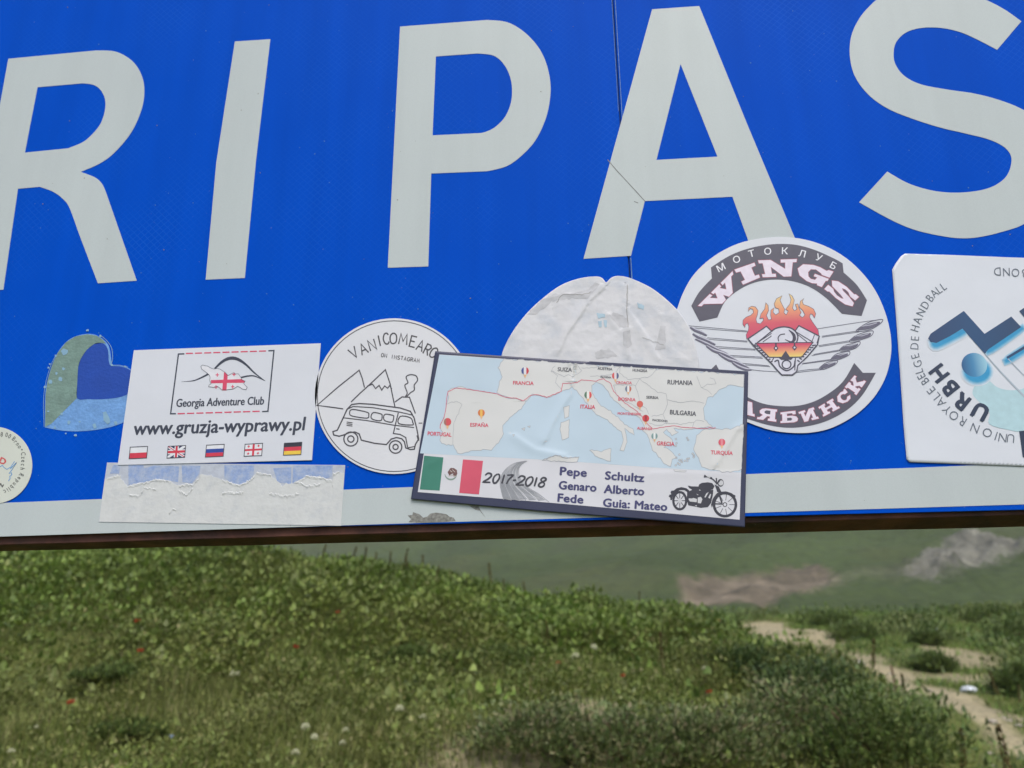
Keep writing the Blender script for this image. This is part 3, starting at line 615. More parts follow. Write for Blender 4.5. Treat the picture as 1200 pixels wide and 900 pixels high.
QS = [('W', q('W3', [(425, 628), (578, 472), (543, 330), (262, 612)])), ('I', q('W3', [(628, 440), (765, 382), (720, 262), (558, 318)])), ('N', q('W3', [(788, 380), (1045, 372), (1065, 232), (750, 243)])),
      ('G', q('W4', [(92, 405), (335, 503), (425, 362), (130, 265)])), ('S', q('W4', [(345, 515), (568, 690), (668, 600), (438, 412)])),
      ('L', q('W5', [(-60, 470), (108, 512), (100, 392), (-40, 350)])), ('Y', q('W5', [(128, 533), (297, 557), (305, 450), (152, 433)])), ('B', q('W5', [(335, 568), (492, 560), (480, 458), (335, 475)])), ('Nr', q('W5', [(530, 562), (672, 528), (625, 430), (492, 472)])),
      ('H', q('W5', [(712, 512), (857, 435), (792, 353), (668, 428)])), ('C', q('W5', [(868, 415), (972, 350), (905, 262), (808, 345)])), ('K', q('W5', [(1002, 322), (1086, 202), (985, 150), (900, 252)]))]
ko, kf = Ink(), Ink()
for c, Q in QS:
    if c == 'Nr': pts = [(1 - x, y) for x, y in GL['N']]
    else: pts = GL[c]
    m_ = quad_map(Q, pts); kf.poly(m_, [quad_map(Q, GHO[c])] if c in GHO else []); ko.line(m_, 1.3, True)
ko.build('letter_outline', ink((150, 78, 98)), ws, h + .0001, 1); kf.build('slab_letter', ink((222, 212, 226)), ws, h + .0002, 1)
k = Ink()
for c, kk, x, y, a in (('М', 'W3', 449, 302, 27), ('О', 'W3', 576, 236, 22), ('Т', 'W3', 697, 188, 14), ('О', 'W3', 828, 170, 4), ('К', 'W3', 968, 167, -2), ('Л', 'W4', 150, 205, -13), ('У', 'W4', 297, 240, -22), ('Б', 'W4', 424, 310, -29)):
    ox, oy, s = K[kk]; char(k, c, ox + x / s, oy + y / s, a, 7.4, 1.15, .012)
k.build('small_letter', ink((225, 225, 232)), ws, h + .0002, 1)
# wings
LG, MG, DG = (160, 160, 175), (112, 110, 128), (70, 68, 84)
kd, kl = Ink(), Ink()
WL = q; L1 = lambda pts, w_=.8: kd.line(q('W1', pts), w_); L2 = lambda pts, w_=.8: kd.line(q('W2', pts), w_)
for a in ([(50, 358), (280, 378), (525, 400)], [(60, 372), (300, 392), (525, 408)], [(200, 455), (525, 482)], [(200, 468), (525, 490)], [(262, 525), (590, 548)], [(262, 538), (590, 556)], [(370, 597), (645, 612)], [(375, 608), (650, 622)], [(460, 660), (700, 682)], [(465, 672), (710, 690)], [(530, 712), (640, 724), (765, 732)]): L1(a, .62)
for a in ([(265, 382), (600, 330), (780, 306)], [(300, 442), (450, 420), (600, 398)], [(300, 450), (600, 408)], [(272, 518), (530, 478)], [(275, 527), (530, 488)], [(215, 600), (450, 560)], [(230, 590), (450, 552)], [(125, 665), (390, 628)], [(110, 672), (390, 636)], [(85, 728), (200, 712), (310, 705)], [(85, 738), (300, 713)]): L2(a, .62)
for a, w_ in (([(58, 372), (100, 392), (150, 412), (195, 440)], [1, 4.5, 4.5, 1.5]), ([(80, 425), (130, 450), (200, 480), (265, 515)], [1.5, 4.5, 4.8, 1.5]), ([(100, 468), (180, 500), (280, 550), (360, 588)], [1.2, 3.4, 5, 1.5]), ([(190, 525), (250, 560), (340, 590), (455, 655)], [1, 3.5, 5, 1.5]), ([(290, 590), (360, 630), (450, 660), (540, 708)], [1, 3.2, 4.8, 1.4]), ([(400, 660), (450, 690), (510, 712), (560, 718)], [1, 3, 3.5, 1])):
    kd.line(q('W1', sm(a, False, 4)), w_); kl.line(q('W1', sm([(x + 6, y - 8) for x, y in a], False, 4)), [.4, 1.4, 1.4, .3])
for pts in ([(575, 402), (620, 362), (690, 325), (780, 306), (790, 320), (760, 350), (700, 385), (640, 400)], [(520, 485), (570, 440), (640, 412), (705, 398), (715, 415), (690, 445), (620, 470), (570, 488)], [(440, 560), (480, 520), (550, 500), (600, 485), (608, 505), (570, 540), (500, 560)], [(370, 635), (410, 590), (470, 572), (520, 565), (522, 590), (480, 615), (420, 635)], [(280, 700), (330, 660), (380, 645), (425, 640), (415, 665), (370, 690), (310, 712)]):
    pp = sm(pts, True, 3); kd.line(q('W2', pp), .9, True)
    c_ = np.mean(np.array(pts), 0); kd.poly(q('W2', [(c_[0] + (x - c_[0]) * .86 - 6, c_[1] + (y - c_[1]) * .7 + 4) for x, y in pp])); kl.line(q('W2', [pts[1], tuple(c_ + np.array([-5, -4])), tuple(c_ + np.array([50, -22]))]), .7)
kd.build('wing_lines', ink((98, 96, 114)), ws, h + .0001); kl.build('wing_highlights', ink((190, 190, 204)), ws, h + .0002)
fl = dd([(520, 465), (515, 430), (533, 395), (537, 362), (528, 338), (510, 345), (505, 372), (488, 345), (490, 312), (515, 288), (552, 274), (574, 252), (570, 226), (550, 218), (532, 242), (536, 212), (562, 199), (592, 206), (612, 235), (606, 270), (595, 305), (603, 335), (630, 342), (655, 315), (652, 295), (625, 300), (635, 262), (666, 222), (674, 170), (694, 195), (697, 235), (680, 275), (697, 310), (720, 305), (714, 270), (716, 232), (742, 212), (733, 248), (755, 270), (782, 252), (780, 222), (752, 212), (742, 180), (762, 138), (807, 114), (790, 150), (808, 188), (828, 225), (822, 252), (840, 270), (857, 238), (835, 225), (868, 185), (880, 145), (862, 98), (888, 115), (906, 150), (892, 215), (908, 237), (928, 222), (914, 185), (936, 180), (946, 220), (962, 250), (948, 272), (972, 292), (992, 270), (975, 235), (947, 208), (955, 160), (985, 135), (970, 160), (980, 185), (1022, 200), (1062, 222), (1080, 260), (1070, 295), (1052, 265), (1036, 262), (1030, 288), (1052, 325), (1100, 392), (1106, 440), (1060, 420), (940, 357), (910, 400), (820, 368), (722, 402), (680, 362)])
k = Ink(); k.poly(q('W1', fl)); k.build('flames', grad_mat('flame_print', [(0, (196, 62, 100)), (.35, (205, 85, 100)), (.62, (222, 145, 110)), (1, (222, 200, 140))]), ws, h + .0002)
k = Ink(); k.line(q('W1', fl), .5, True); k.build('flame_outline', ink((92, 84, 104)), ws, h + .0003)
k = Ink(); k.poly(q('W1', [(530, 465), (680, 362), (722, 402), (760, 380), (820, 368), (880, 378), (912, 402), (943, 357), (1108, 442), (1095, 505), (1010, 610), (925, 730), (890, 757), (805, 757), (720, 665), (600, 540)])); k.build('engine', ink((208, 208, 220)), ws, h + .00035)
k = Ink(); k.poly(q('W1', [(592, 500), (1058, 493), (968, 612), (866, 614), (836, 568), (804, 614), (702, 614)])); k.build('engine_visor', grad_mat('visor_print', [(0, (226, 205, 110)), (.4, (222, 150, 110)), (.8, (200, 70, 100)), (1, (196, 62, 100))]), ws, h + .00045)
k = Ink(); e1 = lambda pts, w_=.8, c=False: k.line(q('W1', pts), w_ * 1.3, c)
e1([(530, 465), (680, 362), (722, 402)], 1); e1([(530, 465), (575, 520), (722, 402)], 1); e1([(615, 490), (722, 420)], .7); e1([(650, 490), (722, 440)], .7); e1(sm([(722, 402), (760, 378), (820, 367), (880, 378), (920, 410), (935, 450), (925, 492)]), 1.2)
e1([(912, 402), (943, 357), (1108, 442), (1090, 500)], 1); e1([(915, 405), (1055, 490)], .8); e1([(935, 430), (1010, 490)], .7); e1([(1070, 430), (1050, 485)], .7); e1([(592, 500), (1058, 493), (968, 612), (866, 614), (836, 568), (804, 614), (702, 614)], 1.0, True)
e1(sm([(780, 485), (775, 455), (795, 430), (830, 425)]), .9); k.line(q('W1', sm([(860, 390), (900, 430), (905, 470), (880, 490), (830, 468)])), [.5, 3.5, 4, 2, .5]); k.poly(q('W1', [(836, 568), (870, 612), (900, 614), (880, 635), (800, 635), (775, 616), (802, 614)]))
for t in np.linspace(0, 1, 8): e1([(585 + 130 * t, 520 + 130 * t), (610 + 120 * t, 505 + 120 * t + 20)], 1.1); e1([(1080 - 130 * t, 515 + 135 * t), (1050 - 120 * t, 520 + 118 * t)], 1.1)
e1([(530, 465), (600, 545), (720, 662), (765, 715), (805, 757), (890, 757), (925, 730), (935, 680), (1010, 610), (1095, 510), (1108, 442)], 1.1); e1(sm([(745, 650), (775, 640), (790, 690), (845, 722), (900, 690), (912, 640)]), 1.2); e1(ell(843, 672, 36, 34, 18), 1.1, True); e1([(915, 620), (910, 720)], .9); e1([(725, 640), (740, 620)], .8)
for x, y in ((757, 540), (908, 535)): k.poly(q('W1', [(x - 20, y), (x, y - 26), (x + 20, y), (x, y + 26)])); e1([(x, 500), (x, y)], 1.4)
k.build('engine_lines', ink(DG), ws, h + .0006)
k = Ink()
for x, y in ((757, 540), (908, 535)): k.poly(q('W1', ell(x, y, 8, 8, 8)))
k.build('bolt_highlights', ink((214, 214, 224)), ws, h + .0007)

# ---- handball sticker (upside down) --------------------------------------------------------
hs = empty('sticker', P(1150, 420), 'white square sticker stuck upside down with blue zigzag players and a circle of small lettering', 'sticker')
def DH(x, y):
    d = (x - 1045) + (y - 296); z = .0045 * max(0, 1 - d / 26) ** 2 if d < 26 else 0
    d2 = (x - 1060) + (545 - y); z += .0015 * max(0, 1 - d2 / 14) ** 2 if d2 < 14 else 0
    return z + .0003 * mn.noise(Vector((x / 40, y / 40, 0)))
ho = [(1060.5, 297.2), (1120, 299), (1180, 301.5), (1330, 306), (1335, 552), (1200, 546.5), (1120, 543.5), (1066, 541.5), (1062.5, 538), (1059, 500), (1055, 440), (1050, 370), (1046, 322), (1045.5, 316), (1050, 308), (1056, 300)]
slab('vinyl', ho, paper('handball_sticker_white', (206, 210, 218)), hs, .0020, .0004, disp=DH, ml=6)
h = .0024
def halo(pts, dx, dy, cols, name):
    for i, (gr, rgb) in enumerate(cols):
        kk = Ink(); c_ = np.mean(np.array(pts), 0)
        kk.line([(x + dx, y + dy) for x, y in pts], gr, True); kk.poly([(x + dx, y + dy) for x, y in pts]); kk.build(name, ink(rgb), hs, h + .00003 * i)
arm = q('H', sm([(45, 262), (120, 210), (212, 147)], False, 2) + [(316, 262), (450, 175), (500, 228), (335, 340), (318, 362), (205, 236), (140, 275), (75, 308), (45, 303), (33, 285)])
ball = q('H', ell(265, 418, 65, 60, 28, rot=20))
CY = [(12 - 1.2 * i, tuple(int(a_ + (b_ - a_) * (i / 9) ** 1.3) for a_, b_ in zip((202, 210, 220), (50, 145, 192)))) for i in range(10)]
k = Ink(); tealp = q('H', sm([(285, 500), (330, 492), (380, 530), (440, 545), (500, 540), (560, 520), (620, 560), (640, 640), (600, 720), (514, 752), (440, 745), (340, 715), (342, 660), (300, 615), (255, 560)], True, 4)); k.poly(dd(tealp)); k.build('pale_disc', ink((172, 202, 210)), hs, h - .0001)
halo(q('H', sm([(75, 300), (200, 240), (210, 250), (145, 285), (75, 318), (55, 308)], True, 3)), .6, 1.2, CY, 'cyan_glow')
halo(q('H', ell(275, 445, 58, 48, 20)), 1.0, 1.5, CY, 'cyan_glow'); halo(q('H', sm([(345, 330), (485, 238), (490, 246), (352, 342)], True, 3)), 0, .6, CY[3:], 'cyan_glow')
halo(q('H', sm([(435, 384), (560, 305), (560, 318), (440, 396)], True, 3)), 0, 0, CY[3:], 'cyan_glow')
k = Ink(); k.poly(dd(arm)); k.poly(q('H', [(490, 148), (560, 100), (600, 140), (514, 178)])); k.poly(q('H', [(425, 378), (560, 296), (560, 312), (432, 388)])); k.build('zigzag_figure', grad_mat('figure_print', [(0, (32, 60, 100)), (.4, (26, 70, 112)), (1, (38, 60, 90))], 0), hs, h + .0003)
k = Ink(); k.poly(ball); k.build('ball', grad_mat('ball_print', [(0, (36, 84, 130)), (.45, (62, 128, 172)), (1, (150, 195, 212))], 0), hs, h + .0003)
k = Ink(); k.line(q('H', [(318, 362), (400, 455), (514, 575), (600, 670)]), [.8, 1.6, 2.2, 2.4]); k.line(q('H', [(432, 385), (514, 470), (600, 560)]), 1.0); k.build('grey_shadow_line', ink((168, 180, 192)), hs, h + .0002)
k = Ink(); k.poly(q('H', [(490, 750), (620, 740), (630, 880), (508, 882)])); k.build('dark_block', ink((42, 56, 78)), hs, h + .0002)
k = Ink()
def tchars(kk, key, lst, hh, ws_=1.0, bold=0.0):
    ox, oy, s = K[key]; n = len(lst)
    for i, (c, x, y) in enumerate(lst):
        a = lst[max(0, i - 1)]; b = lst[min(n - 1, i + 1)]
        dx, dy = b[1] - a[1], b[2] - a[2]; deg = math.degrees(math.atan2(-dy, dx)); char(kk, c, ox + x / s, oy + y / s, deg, hh, ws_, bold)
tchars(k, 'H', [('U', 447, 787), ('N', 407, 783), ('I', 374, 775), ('O', 330, 758), ('N', 268, 735)], 10.2, 1.0, -.008)
tchars(k, 'H', [('R', 205, 700), ('O', 162, 672), ('Y', 128, 642), ('A', 97, 606), ('L', 72, 574), ('E', 48, 545)], 10.2, .95, -.008)
tchars(k, 8, [('B', 173, 535), ('E', 160, 517), ('L', 151, 497), ('G', 146, 470), ('E', 137, 441)], 9.6, .85, -.006)
tchars(k, 8, [('D', 134, 403), ('E', 136, 374)], 9.6, .85, -.006)
tchars(k, 8, [('H', 136, 336), ('A', 145, 306), ('N', 158, 276), ('D', 174, 248), ('B', 192, 222), ('A', 208, 204), ('L', 226, 190), ('L', 243, 178)], 9.6, .8, -.006)
for i, c in enumerate('BOND'): char(k, c, 1030 + (548 - i * 34) / 3.212, 280 + (129 - i * 2.2) / 3.212, 183, 9.6, .9, -.006)
k.build('ring_lettering', ink((96, 104, 116)), hs, h + .0001)
k = Ink(); tchars(k, 'H', [('U', 295, 652), ('R', 200, 600), ('B', 143, 532), ('H', 88, 460)], 17.5, 1.05, .06); k.build('bold_letter', ink((44, 56, 78)), hs, h + .0003, 1)

# ---- small round sticker at the left edge --------------------------------------------------
zs = empty('round_sticker', P(-8, 545), 'small round pale sticker with red letter and blue skyline at the left edge', 'sticker')
slab('vinyl', ell(-7.5, 545, 45.2, 45.2, 64), base_mat('cream_sticker', (200, 204, 194), .5, .4, .03, 20), zs, .0016, .0004)
h = .0018; k = Ink()
lst = [('8', 15, 217), ('0', 58, 221), ('0', 85, 234), ('B', 122, 256), ('r', 140, 280), ('n', 158, 301), ('o', 175, 325)]
for s_t in (lst, [('C', 205, 388), ('z', 207, 422), ('e', 207, 452), ('c', 204, 485), ('h', 198, 520)], [('R', 188, 574), ('e', 172, 604), ('p', 153, 632), ('u', 130, 656), ('b', 105, 680), ('l', 84, 697), ('i', 68, 708), ('c', 45, 722)]):
    tchars(k, 'Z', s_t, 5.2, .75, .012)
k.poly(q('Z', ell(193, 352, 7, 7, 8))); char(k, 'z', 480 * 0 + 20 / 7.5, 480 + 668 / 7.5, -120, 6.5, 1, .03)
k.build('ring_lettering', ink((84, 86, 84)), zs, h)
k = Ink(); char(k, 'D', 25 / 7.5, 480 + 452 / 7.5, -25, 7, 1.1, .05); k.build('red_letter', ink((196, 84, 84)), zs, h)
k = Ink(); k.line(q('Z', [(-60, 510), (0, 502), (20, 490), (35, 508), (60, 525), (95, 505), (128, 455)]), .7); k.line(q('Z', [(90, 522), (145, 465), (100, 535), (80, 560), (100, 555), (105, 570), (85, 590), (90, 600), (75, 628)]), .8); k.build('blue_skyline', ink((70, 140, 200)), zs, h)

# ---- map sticker -----------------------------------------------------------------------
ms = empty('map_sticker', P(678, 515), 'wide rectangular route-map sticker with a dark border, five names and a black motorcycle', 'sticker')
cM = creases([(q('I2', [(240, 250), (225, 370), (150, 480), (60, 640), (0, 780)]), .0012, 2.6, 2.6), (q(6, [(360, 325), (430, 372), (530, 392)]), .0009, 3.5, 2), (q('E2', [(860, 505), (790, 540), (720, 660), (640, 800)]), .0011, 3.0, 2.2), (q(6, [(830, 452), (1135, 452)]), .0004, 3, 2), (q('I2', [(262, 60), (250, 180), (240, 250)]), .0009, 1.6, 2.5), (q(6, [(45, 430), (110, 400)]), .0004, 2.5, 2)])
DM = lambda x, y: cM(x, y) + .0005 * mn.noise(Vector((x / 26, y / 26, 5))) + .0005
ML = 3.2
mo = [(510.0, 411.5), (690, 424), (690.8, 423.4), (876.9, 435.2), (872.8, 618), (760, 609), (640, 599.5), (481.5, 584.8)]
slab('vinyl', mo, base_mat('navy_border_print', (50, 54, 80), .45, .45, .06, 20), ms, .0048, .0003, disp=DM, ml=ML)
h = .0051; MK = lambda: Ink(DM, ML)
inn = q(6, [(102, 45), (300, 58), (560, 76), (800, 91), (1148, 113), (1132, 612), (900, 591), (500, 555), (28, 517)])
k = MK(); k.poly(inn); k.build('white_field', base_mat('map_white', (206, 206, 212), .4, .5, .02, 20), ms, h)
k = MK(); k.poly(q(6, [(102, 46), (560, 77), (1147, 114), (1137, 450), (830, 432), (500, 408), (36, 384)])); k.build('sea', base_mat('map_sea', (184, 202, 216), .4, .5, .04, 12), ms, h + .0001)
LAND = base_mat('map_land', (207, 207, 206), .4, .5, .02, 12); h2 = h + .0002
def jag(pts, a=2.2, step=9): return rough_edge(list(pts) + [pts[0]], a, step)[:-1]
iber = [(130, 172), (150, 158), (175, 155), (230, 168), (300, 178), (330, 193), (400, 206), (382, 232), (345, 262), (318, 290), (322, 318), (305, 345), (280, 372), (225, 372), (185, 384), (165, 384), (150, 357), (110, 352), (104, 340), (112, 310), (104, 292), (120, 255), (128, 212), (135, 190)]
euro = [(300, 178), (308, 140), (318, 120), (304, 90), (312, 74), (325, 60), (560, 77), (800, 92), (1147, 114), (1146, 160), (1100, 148), (1062, 165), (1040, 190), (1022, 195), (1008, 232), (1012, 270), (1040, 292), (1000, 296), (950, 306), (905, 298), (922, 312), (900, 322), (882, 302), (870, 312), (900, 335), (906, 356), (890, 350), (872, 362), (892, 372), (915, 396), (900, 405), (896, 430), (872, 418), (850, 388), (832, 370), (824, 345), (815, 320), (800, 308), (804, 288), (790, 262), (742, 236), (700, 202), (680, 172), (660, 146), (640, 140), (625, 152), (626, 176), (650, 214), (682, 236), (716, 262), (738, 282), (766, 300), (770, 320), (738, 300), (742, 316), (746, 346), (734, 376), (722, 372), (734, 336), (726, 310), (700, 290), (680, 272), (640, 250), (602, 206), (580, 175), (557, 157), (520, 172), (480, 190), (420, 183), (400, 206), (340, 192)]
turk = [(985, 322), (1010, 300), (1045, 300), (1100, 300), (1146, 284), (1138, 442), (1110, 446), (1080, 446), (1040, 440), (1002, 430), (992, 402), (974, 374), (982, 346)]
lands = [iber, euro, turk, [(528, 226), (548, 220), (546, 258), (532, 264)], [(520, 278), (548, 268), (546, 330), (524, 338), (516, 300)], [(618, 374), (650, 378), (692, 368), (688, 412), (650, 400)],
         [(455, 408), (500, 392), (540, 400), (582, 396), (574, 416), (520, 412)], [(352, 318), (360, 320), (356, 326)], [(384, 300), (396, 296), (394, 306)], [(404, 292), (414, 290), (412, 296)], [(905, 440), (950, 444), (945, 448), (910, 446)]]
for i in range(22): x, y = rng.uniform(905, 978), rng.uniform(325, 425); lands.append([(x, y), (x + 5, y - 2), (x + 6, y + 3), (x + 1, y + 4)])
kl, ko = MK(), MK()
for l in lands:
    j = jag(l, 1.6, 8) if len(l) > 4 else l
    pp = q(6, j); kl.poly(pp); ko.line(pp, .45, True)
kl.build('land', LAND, ms, h2)
for l in ([(128, 212), (160, 205), (180, 215), (168, 245), (152, 280), (150, 320), (148, 352)], [(500, 85), (485, 100), (508, 118), (500, 140), (520, 165)], [(485, 100), (530, 122), (545, 115), (560, 122), (590, 100), (575, 80)], [(590, 92), (650, 88), (690, 95)], [(620, 120), (660, 118), (702, 110), (722, 88)], [(722, 88), (720, 108), (750, 130), (790, 128), (830, 118), (850, 92)],
          [(700, 150), (740, 150), (775, 152), (790, 128)], [(775, 152), (785, 185), (790, 215), (812, 230), (820, 250)], [(790, 128), (830, 160), (850, 172), (880, 180), (885, 215), (870, 250), (830, 258)], [(700, 150), (712, 190), (760, 215), (800, 240)], [(885, 200), (930, 212), (975, 205), (1010, 212)], [(870, 250), (882, 280), (850, 290), (820, 280)], [(882, 280), (930, 285), (975, 278), (985, 268), (1010, 276)], [(975, 278), (970, 295)],
          [(985, 120), (1000, 160), (1020, 150), (1050, 145), (1045, 130), (1030, 125)], [(1000, 160), (1020, 168), (1036, 182)]):
    ko.line(q(6, rough_edge(l, 1.5, 8)), .4)
ko.line(q(6, rough_edge([(455, 408), (500, 392), (540, 400), (582, 396)], 1.5, 7)), .5)
ko.build('border_line', ink((158, 160, 168)), ms, h2 + .0001)
k = MK(); k.line(q(6, rough_edge([(104, 300), (106, 285), (118, 262), (124, 235), (127, 200), (130, 180), (132, 172), (160, 160), (220, 167), (262, 174), (300, 180), (330, 193), (365, 195), (390, 205), (415, 184), (440, 183), (470, 192), (520, 172), (525, 145), (575, 142), (590, 132), (640, 136), (665, 128), (690, 145), (700, 172), (740, 212), (780, 240), (800, 262), (820, 288), (835, 300), (900, 290), (960, 296), (1000, 299), (1050, 296)], .7, 7)), .75)
k.build('route_line', ink((204, 96, 118)), ms, h2 + .0002)
kr, kb = MK(), MK(); kr.ml = kb.ml = None
def mt(kk, s, a, b, hh, bold=.02): text(kk, s, *q(6, [a, b]), hh / 2.927, None, bold * 1.6)
for s, a, b, hh in (('FRANCIA', (355, 148), (425, 150), 12), ('ESPAÑA', (208, 292), (270, 294), 12), ('PORTUGAL', (62, 322), (143, 327), 13), ('ITALIA', (586, 230), (636, 232), 13), ('CROACIA', (708, 146), (762, 147), 9), ('BOSNIA', (716, 203), (775, 206), 11), ('MONTENEGRO', (714, 251), (793, 254), 8), ('ALBANIA', (780, 302), (832, 305), 9), ('GRECIA', (848, 356), (908, 359), 13), ('TURQUÍA', (1033, 387), (1108, 390), 13)): mt(kr, s, a, b, hh)
for s, a, b, hh in (('SUIZA', (508, 102), (556, 104), 13), ('AUSTRIA', (645, 97), (695, 100), 9), ('HUNGRÍA', (765, 103), (815, 106), 9), ('RUMANIA', (885, 147), (970, 150), 15), ('BULGARIA', (893, 250), (982, 256), 15), ('SERBIA', (812, 196), (853, 198), 9), ('MACEDONIA', (833, 273), (885, 277), 7), ('ESLOVENIA', (655, 125), (691, 127), 6)): mt(kb, s, a, b, hh)
kr.build('red_lettering', ink((205, 84, 104)), ms, h2 + .0003); kb.build('black_lettering', ink((78, 80, 88)), ms, h2 + .0003)
F3 = {'fr': ((70, 80, 140), (220, 220, 224), (200, 70, 80)), 'es': ((205, 120, 70), (225, 180, 90), (205, 120, 70)), 'pt': ((160, 110, 100), (200, 80, 85), (200, 80, 85)), 'it': ((90, 120, 100), (220, 220, 215), (205, 80, 80)), 'hr': ((205, 90, 90), (215, 205, 210), (90, 95, 130)), 'bo': ((110, 120, 140), (220, 220, 220), (190, 110, 90)), 'mn': ((205, 100, 90), (205, 100, 90), (205, 100, 90)), 'al': ((205, 70, 75), (160, 50, 60), (205, 70, 75)), 'gr': ((120, 150, 150), (215, 218, 218), (120, 150, 150)), 'tr': ((205, 85, 100), (215, 130, 140), (205, 85, 100))}
for fl_, x, y, r in (('fr', 396, 101, 13), ('es', 246, 245, 12), ('pt', 130, 276, 13), ('it', 612, 184, 13), ('hr', 706, 118, 12), ('bo', 750, 163, 11), ('mn', 790, 215, 11), ('al', 810, 264, 12), ('gr', 840, 325, 11), ('tr', 1071, 346, 12)):
    k = MK(); k.poly(q(6, [(x - r * .55, y + r * .6), (x + r * .55, y + r * .6), (x, y + r * 2.0)])); po = k.build('map_pin', ink((222, 176, 130)), ms, h2 + .00035)
    for i, rgb in enumerate(F3[fl_]):
        a0 = (-1 + i * 2 / 3) * r; a1 = (-1 + (i + 1) * 2 / 3) * r; xs_ = np.linspace(a0, a1, 6)
        pts = [(x + u, y - math.sqrt(max(0, r * r - u * u))) for u in xs_] + [(x + u, y + math.sqrt(max(0, r * r - u * u))) for u in xs_[::-1]]
        k = MK(); k.ml = None; k.poly(q(6, dd(pts))); o = k.build('pin_flag', ink(rgb), po, h2 + .0004); o.matrix_parent_inverse = Matrix.Identity(4)
k = MK(); k.poly(q(6, [(50, 392), (116, 398), (103, 512), (35, 508)])); k.build('green_panel', base_mat('green_print', (56, 122, 104), .4, .5, .05, 60), ms, h2)
k = MK(); k.poly(q(6, [(183, 405), (252, 410), (238, 525), (170, 520)])); k.build('red_panel', base_mat('red_print', (204, 80, 102), .4, .5, .04, 60), ms, h2)
k = MK(); k.ml = None; k.line(q('ME', ell(212, 262, 52, 52, 20, 185, 355)), [.5, 1.6, 2.0, 1.6, .5]); k.build('wreath', ink((130, 150, 140)), ms, h2)
k = MK(); k.ml = None; k.poly(q('ME', rough_edge([(185, 250), (200, 222), (235, 212), (262, 230), (268, 262), (248, 290), (230, 285), (235, 262), (215, 268), (200, 282)], 4, 9))); k.build('eagle', ink((112, 82, 80)), ms, h2 + .0001)
k = MK(); k.ml = None; k.line(q('ME', [(190, 285), (225, 275), (255, 290)]), .8); k.line(q('ME', [(205, 235), (225, 250)]), .7); k.line(q('ME', [(225, 226), (250, 250)]), .6); k.build('eagle_detail', ink((196, 184, 176)), ms, h2 + .0002)
# tyre track
k = MK(); k.ml = None
La = [np.array(p) for p in sm([(868, 150), (770, 170), (700, 215), (655, 275), (640, 350), (650, 420), (668, 492)], False, 8)]
Lb = [np.array(p) for p in sm([(885, 153), (835, 185), (812, 235), (830, 310), (890, 380), (990, 440), (1085, 515)], False, 8)]
n_ = len(La)
for j in range(0, n_ - 2, 1):
    for u0 in (0.02, .2, .38, .58, .78):
        a, b = (La[j] * (1 - u0) + Lb[j] * u0), (La[j + 2] * (1 - u0 - .17) + Lb[j + 2] * (u0 + .17)) if int(u0 * 10) % 2 == 0 else (La[max(0, j - 1)] * (1 - u0 - .17) + Lb[max(0, j - 1)] * (u0 + .17))
        k.line(q('ME', [tuple(a), tuple(b)]), .35 + .5 * j / n_)
for u0 in (.02, .5, .98): k.line(q('ME', [tuple(La[j] * (1 - u0) + Lb[j] * u0) for j in range(n_)]), [.2, .5])
k.build('tyre_track', ink((150, 152, 158)), ms, h2)
k = MK(); k.ml = None
x_ = 0
for c, x, wd in (('2', 540, 62), ('0', 612, 50), ('1', 672, 20), ('7', 722, 50), ('-', 772, 36), ('2', 832, 66), ('0', 902, 56), ('1', 958, 20), ('8', 1016, 58)):
    y = 300 + (x - 540) * .083; ox, oy, s = K['ME']
    for st in SG[c]:
        p = [(ox + (x + (u - .5) * wd + (v - .5) * 22) / s, oy + (y - (v - .5) * 80 + (u - .5) * wd * .08) / s) for u, v in st]
        k.line(sm(p, False, 4), [1.7, 2.4, 2.2, 1.8])
k.build('year_lettering', ink((66, 66, 74)), ms, h2 + .0002)
k = MK(); k.ml = None
for s, a, b in (('Pepe', (516, 458), (606, 464)), ('Genaro', (512, 506), (639, 515)), ('Fede', (508, 549), (594, 556)), ('Schultz', (671, 473), (803, 482)), ('Alberto', (667, 519), (803, 528)), ('Guia: Mateo', (664, 566), (882, 581))):
    text(k, s, *q(6, [a, b]), 27 / 2.927, None, .048, 1.04)
k.build('printed_name', ink((66, 66, 108)), ms, h2 + .0002, 1)
BK = (58, 58, 68)
k = MK(); k.ml = None; mc = lambda pts: k.poly(q('MC', pts)); ml_ = lambda pts, w_, c=False: k.line(q('MC', pts), w_ / 10.91, c)
ml_(ell(868, 560, 140, 148, 36), 34, True); ml_(ell(868, 560, 24, 26, 12), 10, True); ml_(ell(290, 510, 82, 110, 30), 30, True)
for i in range(9): a = i * 40 * math.pi / 180; ml_([(868 + 52 * math.cos(a), 560 + 55 * math.sin(a)), (868 + 122 * math.cos(a), 560 + 130 * math.sin(a))], 7)
for i in range(8): a = i * 45 * math.pi / 180; ml_([(290 + 25 * math.cos(a), 510 + 32 * math.sin(a)), (290 + 70 * math.cos(a), 510 + 95 * math.sin(a))], 9)
mc([(520, 345), (540, 300), (575, 282), (650, 274), (705, 285), (735, 325), (715, 365), (640, 384), (560, 380)]); mc([(393, 316), (440, 326), (520, 328), (545, 360), (530, 385), (450, 372), (408, 345)])
mc([(172, 402), (185, 382), (215, 380), (250, 350), (312, 336), (375, 350), (412, 380), (405, 415), (350, 375), (290, 375), (235, 410), (200, 460), (190, 502), (170, 500), (168, 470), (148, 458), (160, 432), (182, 432)])
mc([(385, 400), (450, 370), (560, 380), (720, 372), (712, 450), (690, 540), (650, 592), (560, 602), (500, 588), (400, 570), (380, 500)])
